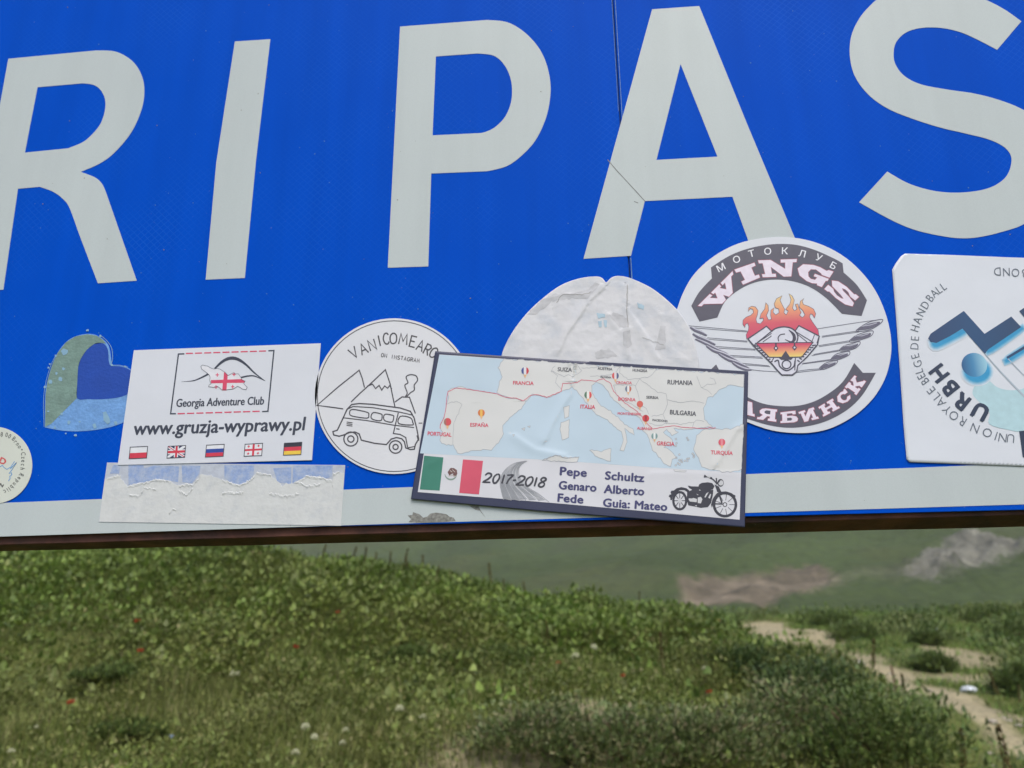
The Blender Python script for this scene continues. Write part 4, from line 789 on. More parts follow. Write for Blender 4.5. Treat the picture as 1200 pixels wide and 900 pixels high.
mc([(735, 300), (790, 330), (822, 395), (1000, 440), (1005, 462), (940, 432), (820, 420), (740, 490), (700, 600), (690, 560), (715, 470), (770, 410), (760, 370)]); mc([(822, 395), (880, 390), (950, 412), (1005, 450), (990, 465), (900, 432), (830, 428)])
ml_([(600, 198), (640, 205), (690, 220), (730, 250), (770, 300)], 16); ml_([(600, 196), (622, 200)], 34); ml_([(680, 215), (700, 225)], 26); ml_([(757, 220), (762, 290), (820, 240)], 18); ml_([(790, 420), (830, 540)], 20); ml_([(745, 550), (850, 553)], 16); ml_(ell(812, 282, 34, 42, 16), 14, True)
k.build('motorcycle_print', ink(BK), ms, h2)
k = MK(); k.ml = None
for pts in ([(510, 390), (540, 385), (545, 420), (520, 440), (500, 420)], [(405, 480), (440, 482), (470, 475), (510, 490), (505, 530), (420, 520), (405, 500)], [(520, 470), (560, 460), (580, 490), (560, 545), (520, 540)], [(640, 395), (660, 400), (620, 470), (605, 465)], [(680, 420), (692, 430), (675, 485), (655, 470)], [(330, 385), (360, 390), (355, 410)], [(480, 570), (510, 568), (505, 585)], [(722, 400), (750, 380), (760, 420), (720, 470)], ell(290, 510, 22, 28, 10), ell(822, 282, 26, 34, 12)):
    k.poly(q('MC', pts))
k.line(q('MC', [(700, 500), (740, 430), (780, 400)]), .8); k.line(q('MC', [(640, 205), (680, 214)]), .9)
k.build('chrome_highlights', ink((196, 196, 200)), ms, h2 + .0001)
#BACKGROUND
# ================================================================== THE GROUND
def sstep(a, b, x): t = np.clip((x - a) / (b - a), 0, 1); return t * t * (3 - 2 * t)
class Noise2:
    """smooth value noise on numpy arrays"""
    def __init__(s, seed): s.t = np.random.default_rng(seed).uniform(-1, 1, (256, 256))
    def __call__(s, x, y):
        xi, yi = np.floor(x).astype(int), np.floor(y).astype(int); fx, fy = x - xi, y - yi
        fx = fx * fx * (3 - 2 * fx); fy = fy * fy * (3 - 2 * fy); T = s.t
        a, b = T[xi & 255, yi & 255], T[(xi + 1) & 255, yi & 255]; c, d = T[xi & 255, (yi + 1) & 255], T[(xi + 1) & 255, (yi + 1) & 255]
        return (a * (1 - fx) + b * fx) * (1 - fy) + (c * (1 - fx) + d * fx) * fy
    def fbm(s, x, y, o=4):
        v = 0; a = 1; t = 0
        for i in range(o): v = v + a * s(x * 2 ** i + 17 * i, y * 2 ** i + 31 * i); t += a; a *= .5
        return v / t
nA, nB = Noise2(3), Noise2(11)
def z_knoll(x, y):
    zc = 1.65 + np.interp(x, [-14, -9, -5, -2.2, -.9, .6, 1.4, 2.0, 4], [1.72, 1.6, 1.5, 1.2, .86, .62, .50, .28, .2])
    a = np.interp(y, [-3, 0, 2, 4.7], [0, 0, .30, 1.0])
    t = np.clip((y - 4.7) / 5.0, 0, 1); b = 1.0 + (zc - 1.0) * (t * (1.25 - .25 * t))
    z = np.where(y < 4.7, a, b)
    z = z - np.clip(y - 10.2, 0, 50) * .38
    z = z - np.clip(x - 2.0 - .2 * np.sin(y * 1.1), 0, 60) * (.8 * sstep(2.0, 4.5, y)) 
    return z
def z_right(x, y):
    z = np.interp(y, [-5, 0, 5, 9, 16, 23, 26, 33, 60], [0, 0, .25, .62, 1.86, 3.15, 3.35, 1.0, -9])
    return z - np.clip(3.4 - x, 0, 60) * .55 * sstep(5, 9, y)
def zg(x, y):
    x = np.asarray(x, float); y = np.asarray(y, float)
    a, b = z_knoll(x, y), z_right(x, y); k = .35; hh = np.clip(.5 + .5 * (a - b) / k, 0, 1)
    z = b * (1 - hh) + a * hh + k * hh * (1 - hh)
    f = sstep(1.5, 5, y)
    z = z + f * (.16 * nA.fbm(x / 1.7, y / 1.7, 2) + .30 * np.abs(nB.fbm(x / .95, y / .95, 2)) * sstep(16, 9, y) - .03)
    return z
# dirt track on the right: centre line in ground coordinates, with its half width
def hit(px, py):
    """where the ground is seen at that photo pixel"""
    d = ray(px, py); d = d / np.linalg.norm(d); t = np.arange(3.0, 60, .04)
    X, Y, Z = CAMP[0] + d[0] * t, CAMP[1] + d[1] * t, CAMP[2] + d[2] * t; k = np.argmax(Z < z_right_s(X, Y)); return X[k], Y[k]
def z_right_s(x, y): return z_right(np.maximum(x, 3.5), y)
TRACK = [(*hit(px, py), w_) for px, py, w_ in ((892, 731, .7), (945, 753, .95), (1000, 777, .85), (1050, 794, .6), (1105, 812, .42), (1165, 850, .2), (1200, 872, .26), (1240, 892, .3))]
BARE = [(*hit(px, py), r) for px, py, r in ((1130, 768, .75), (1165, 790, .35), (1120, 790, .45), (1185, 842, .22), (1150, 832, .2))]
def bare_mask(x, y):
    m = np.full(np.shape(x), 0.0); wob = nB.fbm(x * 1.3, y * 1.3, 4)
    for (ax, ay, aw), (bx, by, bw) in zip(TRACK[:-1], TRACK[1:]):
        dx, dy = bx - ax, by - ay; t = np.clip(((x - ax) * dx + (y - ay) * dy) / (dx * dx + dy * dy), 0, 1)
        d = np.hypot(x - ax - t * dx, y - ay - t * dy); wd = aw + (bw - aw) * t
        m = np.maximum(m, sstep(1.4, .5, d / wd + wob * 1.0 + .35 * nA.fbm(x * 4, y * 4, 2)))
    for bx, by, r in BARE:
        m = np.maximum(m, .85 * sstep(1.3, .6, np.hypot(x - bx, (y - by) * .8) / r + wob * .7))
    m = m * sstep(2.5, 3.0, x)
    for bx, by, r in ((-.55, 4.6, .55), (-.2, 5.8, .3), (.15, 8.6, .25)): m = np.maximum(m, .8 * sstep(1.3, .5, np.hypot(x - bx, (y - by) * 1.0) / r + wob * .8))
    return m

def attr_mat(name, rough=.9, spec=.2, translucent=0.0, nscale=None, namp=.25, bump=0):
    m = bpy.data.materials.new(name); m.use_nodes = True; t = m.node_tree; b = t.nodes['Principled BSDF']; L = t.links.new
    a = t.nodes.new('ShaderNodeAttribute'); a.attribute_name = 'tint'; out = a.outputs['Color']
    b.inputs['Roughness'].default_value = rough; b.inputs['Specular IOR Level'].default_value = spec
    if nscale:
        tc = t.nodes.new('ShaderNodeTexCoord'); n = t.nodes.new('ShaderNodeTexNoise'); n.inputs['Scale'].default_value = nscale; n.inputs['Detail'].default_value = 9; n.inputs['Roughness'].default_value = .65
        L(tc.outputs['Object'], n.inputs[0]); r = t.nodes.new('ShaderNodeMapRange'); r.inputs[1].default_value = .3; r.inputs[2].default_value = .7; r.inputs[3].default_value = 1 - namp; r.inputs[4].default_value = 1 + namp
        L(n.outputs[0], r.inputs[0]); mx = t.nodes.new('ShaderNodeMix'); mx.data_type = 'RGBA'; mx.blend_type = 'MULTIPLY'; mx.inputs[0].default_value = 1; L(out, mx.inputs[6]); L(r.outputs[0], mx.inputs[7]); out = mx.outputs[2]
        if bump:
            bp = t.nodes.new('ShaderNodeBump'); bp.inputs['Strength'].default_value = 1; bp.inputs['Distance'].default_value = bump; L(n.outputs[0], bp.inputs['Height']); L(bp.outputs[0], b.inputs['Normal'])
    L(out, b.inputs['Base Color'])
    if translucent:
        tr = t.nodes.new('ShaderNodeBsdfTranslucent'); L(out, tr.inputs['Color']); ms_ = t.nodes.new('ShaderNodeMixShader'); ms_.inputs[0].default_value = translucent
        L(b.outputs[0], ms_.inputs[1]); L(tr.outputs[0], ms_.inputs[2]); L(ms_.outputs[0], t.nodes['Material Output'].inputs['Surface'])
    return m
def np_mesh(name, V, F, mat, tint=None, parent=None, smooth=False, kind=None):
    """V (n,3); F (m,k) ints with one k; tint (n,3) linear colours"""
    me = bpy.data.meshes.new(name); n, (m, k) = len(V), F.shape
    me.vertices.add(n); me.vertices.foreach_set('co', np.ascontiguousarray(V, np.float32).ravel())
    me.loops.add(m * k); me.loops.foreach_set('vertex_index', F.astype(np.int32).ravel())
    me.polygons.add(m); me.polygons.foreach_set('loop_start', np.arange(0, m * k, k, dtype=np.int32)); me.polygons.foreach_set('loop_total', np.full(m, k, np.int32))
    if smooth: me.polygons.foreach_set('use_smooth', np.ones(m, bool))
    if tint is not None:
        a = me.color_attributes.new('tint', 'FLOAT_COLOR', 'POINT'); c = np.ones((n, 4), np.float32); c[:, :3] = tint; a.data.foreach_set('color', c.ravel())
    me.materials.append(mat); me.update(); me.validate()
    o = bpy.data.objects.new(name, me); COL.objects.link(o)
    if parent is not None: o.parent = parent
    if kind: o['kind'] = kind
    return o
def grid_mesh(name, X, Y, Z, mat, tint, kind='structure'):
    r, c = X.shape; V = np.stack([X.ravel(), Y.ravel(), Z.ravel()], 1); i = np.arange(r * c).reshape(r, c)
    F = np.stack([i[:-1, :-1].ravel(), i[:-1, 1:].ravel(), i[1:, 1:].ravel(), i[1:, :-1].ravel()], 1)
    return np_mesh(name, V, F, mat, tint.reshape(-1, 3), None, True, kind)
L3 = lambda c: np.array(lin(c))
gx = np.arange(-26, 34.01, .16); gy = np.concatenate([np.arange(-14, 2, .5), np.arange(2, 34, .14), np.arange(34, 44, .5)])
X, Y = np.meshgrid(gx, gy); Z = zg(X, Y); bm_ = bare_mask(X, Y)
edge = sstep(22, 26, np.abs(X - 4) * .87) * 4; Z = Z - edge
soil = L3((88, 94, 50)) * (1 + .25 * nA.fbm(X * 2, Y * 2, 4))[..., None]; dirt = L3((150, 140, 112)) * (1 + .22 * nB.fbm(X * 3, Y * 3, 4))[..., None]
tint = soil * (1 - bm_[..., None]) + dirt * bm_[..., None]
grid_mesh('ground', X, Y, Z, attr_mat('meadow_soil', .95, .15, 0, 14, .35, .03), tint)

# far valley side: one sheet out to the horizon, green with bare earth and a grey rock spill
def hill_h(x, y):
    base = np.interp(y, [-900, 40, 110, 170, 260, 420, 560, 640, 900, 1500], [-14, -14, -12, 6, 30, 78, 125, 132, 60, -14])
    return base + (sstep(110, 300, y) * (10 * nA.fbm(x / 90, y / 90, 4) + 3.0 * nB.fbm(x / 22, y / 30, 4)) + .05 * np.clip(x, -300, 300) * sstep(100, 250, y)) + 1.4 * nB.fbm(x / 6, y / 8, 3) * sstep(100, 200, y)
def hhit(px, py):
    d = ray(px, py); d = d / np.linalg.norm(d); t = np.arange(90.0, 900, .5)
    X_, Y_, Z_ = CAMP[0] + d[0] * t, CAMP[1] + d[1] * t, CAMP[2] + d[2] * t; k = np.argmax(Z_ < hill_h(X_, Y_)); return X_[k], Y_[k]
def inpoly(x, y, P_):
    r = np.zeros(x.shape, bool); n = len(P_)
    for i in range(n):
        x1, y1 = P_[i]; x2, y2 = P_[(i + 1) % n]; c = ((y1 > y) != (y2 > y)) & (x < (x2 - x1) * (y - y1) / (y2 - y1 + 1e-9) + x1); r ^= c
    return r
PINK = [hhit(*p) for p in ((796, 708), (798, 676), (850, 672), (905, 668), (940, 660), (975, 668), (975, 684), (935, 694), (880, 706))]
BAND = [hhit(*p) for p in ((940, 694), (975, 676), (1030, 664), (1070, 660), (1070, 674), (1020, 682), (975, 692))]
ROCK = [hhit(*p) for p in ((1062, 672), (1075, 655), (1105, 636), (1130, 622), (1150, 621), (1165, 630), (1195, 634), (1225, 640), (1200, 650), (1170, 655), (1120, 668), (1090, 675))]
def soft(x, y, P_, amp):
    v = 0
    for k_, (ox_, oy_) in enumerate(((0, 0), (1.6, 1), (-1.6, 1), (1, -2), (-1, -2))): v = v + soft1(x + ox_ * .5 + rng.normal(0, .7, x.shape), y + oy_ + rng.normal(0, 1.6, x.shape), P_, amp)
    return v / 5
def soft1(x, y, P_, amp):
    wx, wy = amp * nA.fbm(x / (amp * 2), y / (amp * 2), 4), amp * nB.fbm(x / (amp * 2) + 9, y / (amp * 2), 4)
    return inpoly(x + wx, y + wy, P_).astype(float)
def far_tint(x, y):
    g = L3((60, 72, 36)) * (1 + .30 * nA.fbm(x / 30, y / 40, 4))[..., None]; g2 = L3((68, 74, 42)); t = sstep(.05, .5, nB.fbm(x / 45 + 5, y / 60, 4))[..., None]; g = g * (1 - t * .7) + g2 * t * .7
    for P_, c, amp, k in ((PINK, (106, 95, 80), 3.5, .9), (BAND, (84, 86, 64), 7, .45), (ROCK, (108, 106, 96), 6, .9)):
        m = (soft(x, y, P_, amp) * k)[..., None]; cc = L3(c) * (1 + .6 * nB.fbm(x / 2.5, y / 5, 4) + .5 * nA.fbm(x / 14, y / 7, 3))[..., None]; g = g * (1 - m) + cc * m
    return g
ax_ = np.concatenate([np.linspace(-1600, -330, 28), np.linspace(-320, -100, 60), np.arange(-98, 40, 2.2), np.arange(40, 230, .9), np.linspace(232, 400, 30), np.linspace(420, 1600, 26)])
ay_ = np.concatenate([np.linspace(-1200, 90, 30), np.arange(95, 150, 3), np.arange(150, 330, 1.0), np.arange(332, 500, 4), np.linspace(510, 1500, 30)])
X, Y = np.meshgrid(ax_, ay_); Z = hill_h(X, Y)
rk = soft(X, Y, ROCK, 5); pk = soft(X, Y, PINK, 4)
Z = Z + rk * (5.0 * np.abs(nB.fbm(X / 6, Y / 9, 5)) + 2.2 * nA.fbm(X / 2.5, Y / 3, 3)) - pk * (1.5 + 1.0 * nA.fbm(X / 12, Y / 7, 4))
grid_mesh('hillside', X, Y, Z, attr_mat('far_grass_slope', .95, .1, 0, .35, .3, .5), far_tint(X, Y))

# ================================================================== GROUND COVER
def crest_cut(x, y): return (y < 11.5) | (x > 3.0)
def scatter(n, x0, x1, y0, y1, dens):
    x = rng.uniform(x0, x1, n); y = rng.uniform(y0, y1, n)
    # keep what a camera near the photographer's could see
    k = (np.abs(x) < 1.3 + (y + 1.5) * .95) & (rng.uniform(0, 1, n) < dens(x, y)); return x[k], y[k]
def rot_basis(yaw, pitch):
    d = np.stack([np.cos(yaw) * np.cos(pitch), np.sin(yaw) * np.cos(pitch), np.sin(pitch)], 1)
    s_ = np.stack([-np.sin(yaw), np.cos(yaw), np.zeros_like(yaw)], 1); n_ = np.cross(d, s_) * -1; return d, s_, n_
def leaves(px, py, pz, yaw, pitch, L_, W_, fold=.25, droop=.25):
    """rounded leaf: 7 vertices, 6 triangles"""
    d, s_, n_ = rot_basis(yaw, pitch); p = np.stack([px, py, pz], 1); L_ = L_[:, None]; W_ = W_[:, None]
    v = [p, p + d * L_ * .35 - s_ * W_ * .5 + n_ * W_ * fold, p + d * L_ * .75 - s_ * W_ * .36 + n_ * (W_ * fold * .6 - L_ * droop * .5), p + d * L_ - n_ * L_ * droop, p + d * L_ * .75 + s_ * W_ * .36 + n_ * (W_ * fold * .6 - L_ * droop * .5), p + d * L_ * .35 + s_ * W_ * .5 + n_ * W_ * fold, p + d * L_ * .5]
    V_ = np.stack(v, 1); T = np.array([(0, 1, 6), (1, 2, 6), (2, 3, 6), (3, 4, 6), (4, 5, 6), (5, 0, 6)]); n = len(px)
    F_ = (np.arange(n)[:, None, None] * 7 + T[None]).reshape(-1, 3); return V_.reshape(-1, 3), F_, 7
def blades(px, py, pz, yaw, lean, H_, W_):
    """grass blade: bent strip, 5 vertices, 3 triangles"""
    dx, dy = np.cos(yaw), np.sin(yaw); sx, sy = -dy, dx; z0 = np.zeros_like(px)
    def pt(t, wdt, sgn): o = lean * t * t * H_; return np.stack([px + dx * o + sgn * sx * wdt, py + dy * o + sgn * sy * wdt, pz + H_ * t * (1 - .25 * lean * t)], 1)
    V_ = np.stack([pt(0, W_ * .5, -1), pt(0, W_ * .5, 1), pt(.55, W_ * .4, -1), pt(.55, W_ * .4, 1), pt(1, W_ * 0, 1)], 1); T = np.array([(0, 1, 3), (0, 3, 2), (2, 3, 4)]); n = len(px)
    return V_.reshape(-1, 3), (np.arange(n)[:, None, None] * 5 + T[None]).reshape(-1, 3), 5
def shade(n, cols, w_, var=.22):
    c = np.array([L3(c) for c in cols]); i = rng.choice(len(cols), n, p=np.array(w_) / sum(w_)); return c[i] * rng.uniform(1 - var, 1 + var, (n, 1)) * rng.uniform(.93, 1.07, (n, 3))
m_leaf = attr_mat('leaf', .55, .35, .25); m_grass = attr_mat('grass_blade', .65, .25, .25)
GREENS = [(116, 130, 60), (104, 118, 54), (126, 136, 70), (92, 104, 50), (132, 130, 82)]
def leafy(x, y): return np.clip(.15 + .9 * sstep(6.2, 8.2, y + .55 * nA.fbm(x / 1.3, y / 1.3, 3)) * sstep(3.0, 1.0, x) + .9 * sstep(.05, .35, nB.fbm(x / .9, y / .9, 3)), 0, 1)
def cover(name, n, region, size, dens, k, cols, wts, spread=.10, hgt=(.04, .20), pitch=(-.1, .9), shape=.72):
    x, y = scatter(n, *region, dens); n = len(x); sz = size * np.clip(rng.lognormal(-.08, .35, n), .45, 1.5)
    X_ = np.repeat(x, k) + rng.normal(0, spread, n * k); Y_ = np.repeat(y, k) + rng.normal(0, spread, n * k); S_ = np.repeat(sz, k)
    yaw = np.arctan2(Y_ - np.repeat(y, k), X_ - np.repeat(x, k)) + rng.normal(0, .6, n * k); ph = np.repeat(rng.uniform(.6, 1.3, n), k)
    H_ = rng.uniform(*hgt, n * k) * ph; pit = rng.uniform(*pitch, n * k); L_ = S_ * rng.uniform(.6, 1.25, n * k)
    V_, F_, q_ = leaves(X_, Y_, zg(X_, Y_) + H_, yaw, pit, L_, L_ * shape * rng.uniform(.7, 1.2, n * k))
    t = shade(n, cols, wts, .16) * (1 + .30 * nA.fbm(x / 1.1 + 60, y / 1.1, 3))[:, None]; dm = np.clip(nB.fbm(x / 1.8 + 21, y / 1.8, 3) * 1.4, 0, .4)[:, None]; t = t * (1 - dm) + L3((116, 116, 64)) * dm
    t = np.repeat(t, k, 0) * rng.uniform(.85, 1.15, (n * k, 1)); t = np.repeat(t, q_, 0)
    return tag(np_mesh(name, V_, F_, m_leaf, t), kind='stuff')
nb = lambda x, y: 1 - bare_mask(x, y)
dry = lambda x, y: sstep(.0, .45, nA.fbm(x / 1.1 + 40, y / 1.1, 3))
a = cover('broadleaf_weeds', 25000, (-9, 2.6, 3.4, 11.6), .056, lambda x, y: leafy(x, y) * nb(x, y) * sstep(5.2, 8.0, y + x * -.25), 6, [(112, 132, 56), (100, 120, 52), (122, 138, 70), (90, 106, 50)], (4, 4, 2, 3))
tag(a, 'bright green broad-leaved weeds covering the top of the bank', 'weeds')
a = cover('low_herbs', 62000, (-8, 3.0, 3.0, 11.4), .030, lambda x, y: nb(x, y) * (.15 + .85 * sstep(-.1, .3, nB.fbm(x / .7, y / .7, 3))), 6, GREENS, (4, 4, 3, 2, 3), .07, (.0, .17), (-.2, 1.1), .6)
tag(a, 'dense olive green low herbs over the near bank', 'herbs')
x, y = scatter(420000, -8.5, 3.2, 2.8, 11.6, lambda x, y: nb(x, y) * (.35 + .65 * sstep(-.4, .3, nA.fbm(x / .6, y / .6, 3))))
n = len(x); tall = .6 + .8 * sstep(-.2, .5, nB.fbm(x / .8, y / .8, 3)); V_, F_, q_ = blades(x, y, zg(x, y) - .01, rng.uniform(0, 6.28, n), rng.uniform(.1, .9, n), rng.uniform(.05, .20, n) * tall, rng.uniform(.004, .009, n))
t = shade(n, [(118, 130, 62), (106, 122, 56), (130, 134, 80), (146, 140, 100), (94, 108, 52)], (5, 5, 3, 1.3, 3), .2); d_ = dry(x, y)[:, None]; t = t * (1 - d_ * .35) + L3((126, 122, 78)) * d_ * .35
tag(np_mesh('grass', V_, F_, m_grass, np.repeat(t, q_, 0)), 'rough short grass between the herbs on the near bank', 'grass', None, 'stuff')
x, y = scatter(16000, -7, 1.5, 8.6, 10.6, lambda x, y: sstep(.0, .4, nB.fbm(x / .5, y / .8, 2)) * (.25 + .75 * sstep(-3.5, -2.6, x) * sstep(-.2, -1.2, x)))
n = len(x); V_, F_, q_ = blades(x, y, zg(x, y), rng.uniform(0, 6.28, n), rng.uniform(.05, .4, n), rng.uniform(.12, .34, n), rng.uniform(.005, .012, n))
tag(np_mesh('tall_grass', V_, F_, m_grass, np.repeat(shade(n, [(92, 108, 58), (78, 94, 50), (112, 112, 72)], (3, 3, 1.5)), q_, 0)), 'taller grass and weeds along the crest of the bank', 'grass', None, 'stuff')
# meadow beyond, on the right
x, y = scatter(230000, 2.4, 22, 6, 27.5, lambda x, y: nb(x, y) * (.25 + .75 * sstep(-.3, .3, nA.fbm(x / 1.2, y / 1.2, 3))))
n = len(x); V_, F_, q_ = blades(x, y, zg(x, y) - .01, rng.uniform(0, 6.28, n), rng.uniform(.1, .9, n), rng.uniform(.05, .16, n), rng.uniform(.010, .020, n))
t = shade(n, [(112, 134, 62), (98, 124, 56), (124, 136, 74), (90, 110, 54)], (5, 5, 3, 3), .2)
tag(np_mesh('meadow_grass', V_, F_, m_grass, np.repeat(t, q_, 0)), 'short green grass of the meadow beyond the dirt track', 'grass', None, 'stuff')
a = cover('meadow_herbs', 26000, (2.6, 22, 6, 27.5), .085, lambda x, y: nb(x, y) * (.12 + .88 * sstep(.0, .35, nB.fbm(x / 1.1, y / 1.5, 3))), 6, [(94, 116, 56), (84, 104, 52), (106, 126, 64), (76, 94, 50)], (4, 4, 3, 3), .14, (.02, .26), (-.1, 1.1), .6)
tag(a, 'clumps of darker herbs scattered through the far meadow', 'herbs')

# ================================================================== SINGLE PLANTS
def spot(px, py, far=False):
    d = ray(px, py); d = d / np.linalg.norm(d); t = np.arange(3.0, 45, .03)
    X_, Y_, Z_ = CAMP[0] + d[0] * t, CAMP[1] + d[1] * t, CAMP[2] + d[2] * t; g = zg(X_, Y_); k = np.argmax(Z_ < g)
    if Z_[k] >= g[k]: k = np.argmin(np.where((t > 6) & (t < 14), np.abs(Z_ - g), 9)) 
    return float(X_[k]), float(Y_[k]), float(g[k])
def bush(name, px, py, wid, hgt, label, cols, leaf=.04, n=2600, grp=None):
    x, y, z = spot(px, py); r = empty(name, (x, y, z), label, 'bush', grp)
    u = rng.normal(0, 1, (n, 3)); u /= np.linalg.norm(u, axis=1)[:, None]; u[:, 2] = np.abs(u[:, 2]); rad = rng.uniform(.35, 1, n) ** .5
    lump = 1 + .6 * np.array([mn.noise(Vector(v * 2.2) + Vector((px, py, 0))) for v in u]) + .12 * rng.normal(0, 1, n)
    p = u * rad[:, None] * lump[:, None] * np.array([wid / 2, wid / 2, hgt]); yaw = np.arctan2(u[:, 1], u[:, 0]) + rng.normal(0, .8, n); pit = rng.uniform(-.3, 1.2, n); L_ = leaf * rng.uniform(.6, 1.4, n)
    V_, F_, q_ = leaves(p[:, 0], p[:, 1], p[:, 2], yaw, pit, L_, L_ * .55); br = np.repeat(shade(n, cols, [1] * len(cols), .3), q_, 0)
    np_mesh('foliage', V_, F_, m_leaf, br, r, False, 'stuff')
    S = [tube('stem', [(0, 0, -.05), tuple(np.array([math.cos(a), math.sin(a), 1.2]) * hgt * .3), tuple(np.array([math.cos(a) * wid * .3, math.sin(a) * wid * .3, hgt * .75]))], [.012, .008, .004], m_stem, None, 5) for a in rng.uniform(0, 6.28, 4)]
    for o in S: o.parent = r
    return r
m_stem = base_mat('brown_stem', (92, 78, 56), .85, .2, .2, 20)
SHR = [(112, 124, 74), (98, 112, 64), (126, 134, 88), (92, 106, 60), (134, 128, 94)]
DARK = [(92, 108, 56), (102, 118, 62), (84, 98, 52), (108, 124, 66)]
for i, (px, py, w_, h_, cols, lb) in enumerate((
    (640, 880, .95, .26, SHR, 'grey-green low bush at the bottom edge, straight below the tyre-track print'), (730, 893, 1.0, .30, SHR, 'grey-green low bush on the bottom edge below the printed names'),
    (830, 893, 1.0, .30, SHR, 'grey-green bush at the bottom edge below the printed motorcycle'), (930, 870, 1.0, .36, SHR, 'dense grey-green bush on the bank in front of the dirt track'),
    (1030, 893, .9, .40, DARK, 'dark bush at the bottom right corner of the bank beside the dirt track'), (955, 822, .9, .28, [(78, 96, 52), (92, 108, 60), (64, 80, 44)], 'mid-green bush on the rim of the bank hiding the dirt track\'s lower left edge'),
    (870, 790, .9, .2, [(78, 96, 52), (92, 108, 60), (64, 80, 44)], 'low green bush near the rim of the bank below the track\'s start'), (480, 778, .8, .13, DARK, 'dark low bush in a hollow near the middle of the bank'),
    (590, 778, .7, .13, DARK, 'dark low bush in the hollow right of centre on the bank'), (140, 797, .6, .09, DARK, 'dark flat bush low on the left of the bank'), (150, 862, .5, .08, DARK, 'dark flat bush near the bottom left corner'),
    (1003, 748, 1.0, .34, DARK, 'round dark bush in the meadow just behind the dirt track'), (1095, 785, .7, .28, DARK, 'small dark bush in the middle of the bare patch'), (975, 731, 1.2, .28, DARK, 'wide dark bush in the meadow behind the track\'s start'),
    (1085, 755, .7, .28, DARK, 'small dark bush behind the bare patch'), (1192, 750, 1.4, .5, DARK, 'large dark bush at the right edge of the meadow'), (1160, 726, 1.6, .32, DARK, 'dark bush near the meadow\'s crest at the right'), (1060, 731, 1.5, .28, DARK, 'dark bush in the far meadow under the grey rock spill'),
    (1200, 812, .9, .45, DARK, 'dark bush at the right edge beside the white litter'))):
    bush('bush', px, py, w_, h_, lb, cols, .038 if py > 760 and px < 1080 else .065, 3600 if py > 780 else 1800, 'bushes on the bank and meadow')

# dock and sorrel seed stalks on the skyline
m_stalk = base_mat('dry_seed_stalk', (84, 74, 50), .9, .2, .25, 30); m_gst = base_mat('green_stalk', (92, 108, 58), .8, .2, .2, 30)
def stalk_proto():
    r = empty('seed_stalk', (0, 0, 0)); s_ = tube('stem', [(0, 0, -.05), (.01, 0, .2), (.03, .01, .5)], [.006, .005, .002], m_gst, r, 5)
    n = 120; t = rng.uniform(.42, 1, n); a = rng.uniform(0, 6.28, n); rr = .018 * (1.15 - t); V_, F_, q_ = leaves(.03 * t + rr * np.cos(a), rr * np.sin(a), .5 * t, a, rng.uniform(.2, 1.2, n), np.full(n, .022), np.full(n, .016))
    np_mesh('seed_head', V_, F_, attr_mat('seed', .9), np.repeat(shade(n, [(96, 76, 48), (78, 66, 42), (112, 98, 60)], (1, 1, 1)), q_, 0), r); return r
st0 = stalk_proto()
def copy_thing(src, loc, rz, sc_, label=None, group=None):
    r = src.copy(); COL.objects.link(r); r.location = loc; r.rotation_euler = (rng.normal(0, .12), rng.normal(0, .12), rz); r.scale = (sc_, sc_, sc_)
    if label: r['label'] = label
    if group: r['group'] = group
    for ch in [o for o in src.children]:
        c = ch.copy(); COL.objects.link(c); c.parent = r
        for g in ch.children: d = g.copy(); COL.objects.link(d); d.parent = c
    return r
def under(px):
    """the thing on the sign that this spot of the bank lies below"""
    for lim, w_ in ((60, 'under the small round sticker at the left edge'), (150, 'under the heart sticker'), (260, 'under the boxed mountain logo'), (370, 'under the German flag print'), (430, 'under the camper-van drawing'), (480, 'under the right part of the van sticker'), (530, 'under the green printed panel'), (580, 'under the red printed panel'), (650, 'under the printed years'),
                    (700, 'under the first column of names'), (780, 'under the second column of names'), (870, 'under the printed motorcycle'), (950, 'under the winged engine'), (1040, 'under the right half of the winged sticker'), (1110, 'under the upside-down sticker')):
        if px < lim: return w_
    return 'under the blue zigzag figure'
def rowof(py): return 'near the crest' if py < 740 else ('halfway down the bank' if py < 815 else 'low on the bank')
def place(src, loc, rz, sc_, label, cat, group, flags):
    if id(src) not in flags: flags.add(id(src)); r = src; r.location = loc; r.rotation_euler = (rng.normal(0, .12), rng.normal(0, .12), rz); r.scale = (sc_,) * 3
    else: r = copy_thing(src, loc, rz, sc_)
    return tag(r, label, cat, group)
FL = set(); FS = .5
for px, hh in ((213, .55), (232, .5), (300, .5), (345, .6), (372, .9), (392, .75), (408, .9), (425, .95), (440, .8), (456, .9), (470, 1.0), (480, .85), (495, .9), (512, .75), (530, .6), (545, .6), (563, .7), (577, 1.1), (588, .7), (603, .7), (617, .8), (632, .5), (640, .75), (745, .8)):
    # crest of the bank in that direction
    az = ray(px, 680); az = az / np.linalg.norm(az); d = np.arange(8.5, 11.5, .1) / az[1]; X_, Y_ = CAMP[0] + az[0] * d, CAMP[1] + az[1] * d; g = zg(X_, Y_); k = np.argmax((g - 1.65) / d); k = max(0, k - int(rng.integers(0, 4)))
    place(st0, (float(X_[k]), float(Y_[k]), float(g[k])), rng.uniform(0, 6), hh * .8, 'thin seed stalk on the crest ' + under(px), 'weed', 'seed stalks along the crest', FL)
for px, py, hh in ((645, 768, .6), (776, 800, .8), (1008, 716, .8), (1092, 712, .8), (1147, 712, 1.2), (1153, 716, 1.1), (1190, 716, 1.1), (1045, 714, .7), (1128, 712, .7), (1170, 712, .8)):
    x, y, z = spot(px, py); place(st0, (x, y, z), rng.uniform(0, 6), hh, ('dark seed stalk among the herbs ' if px < 900 else 'dark far stalk ') + under(px), 'weed', 'scattered seed stalks', FL)

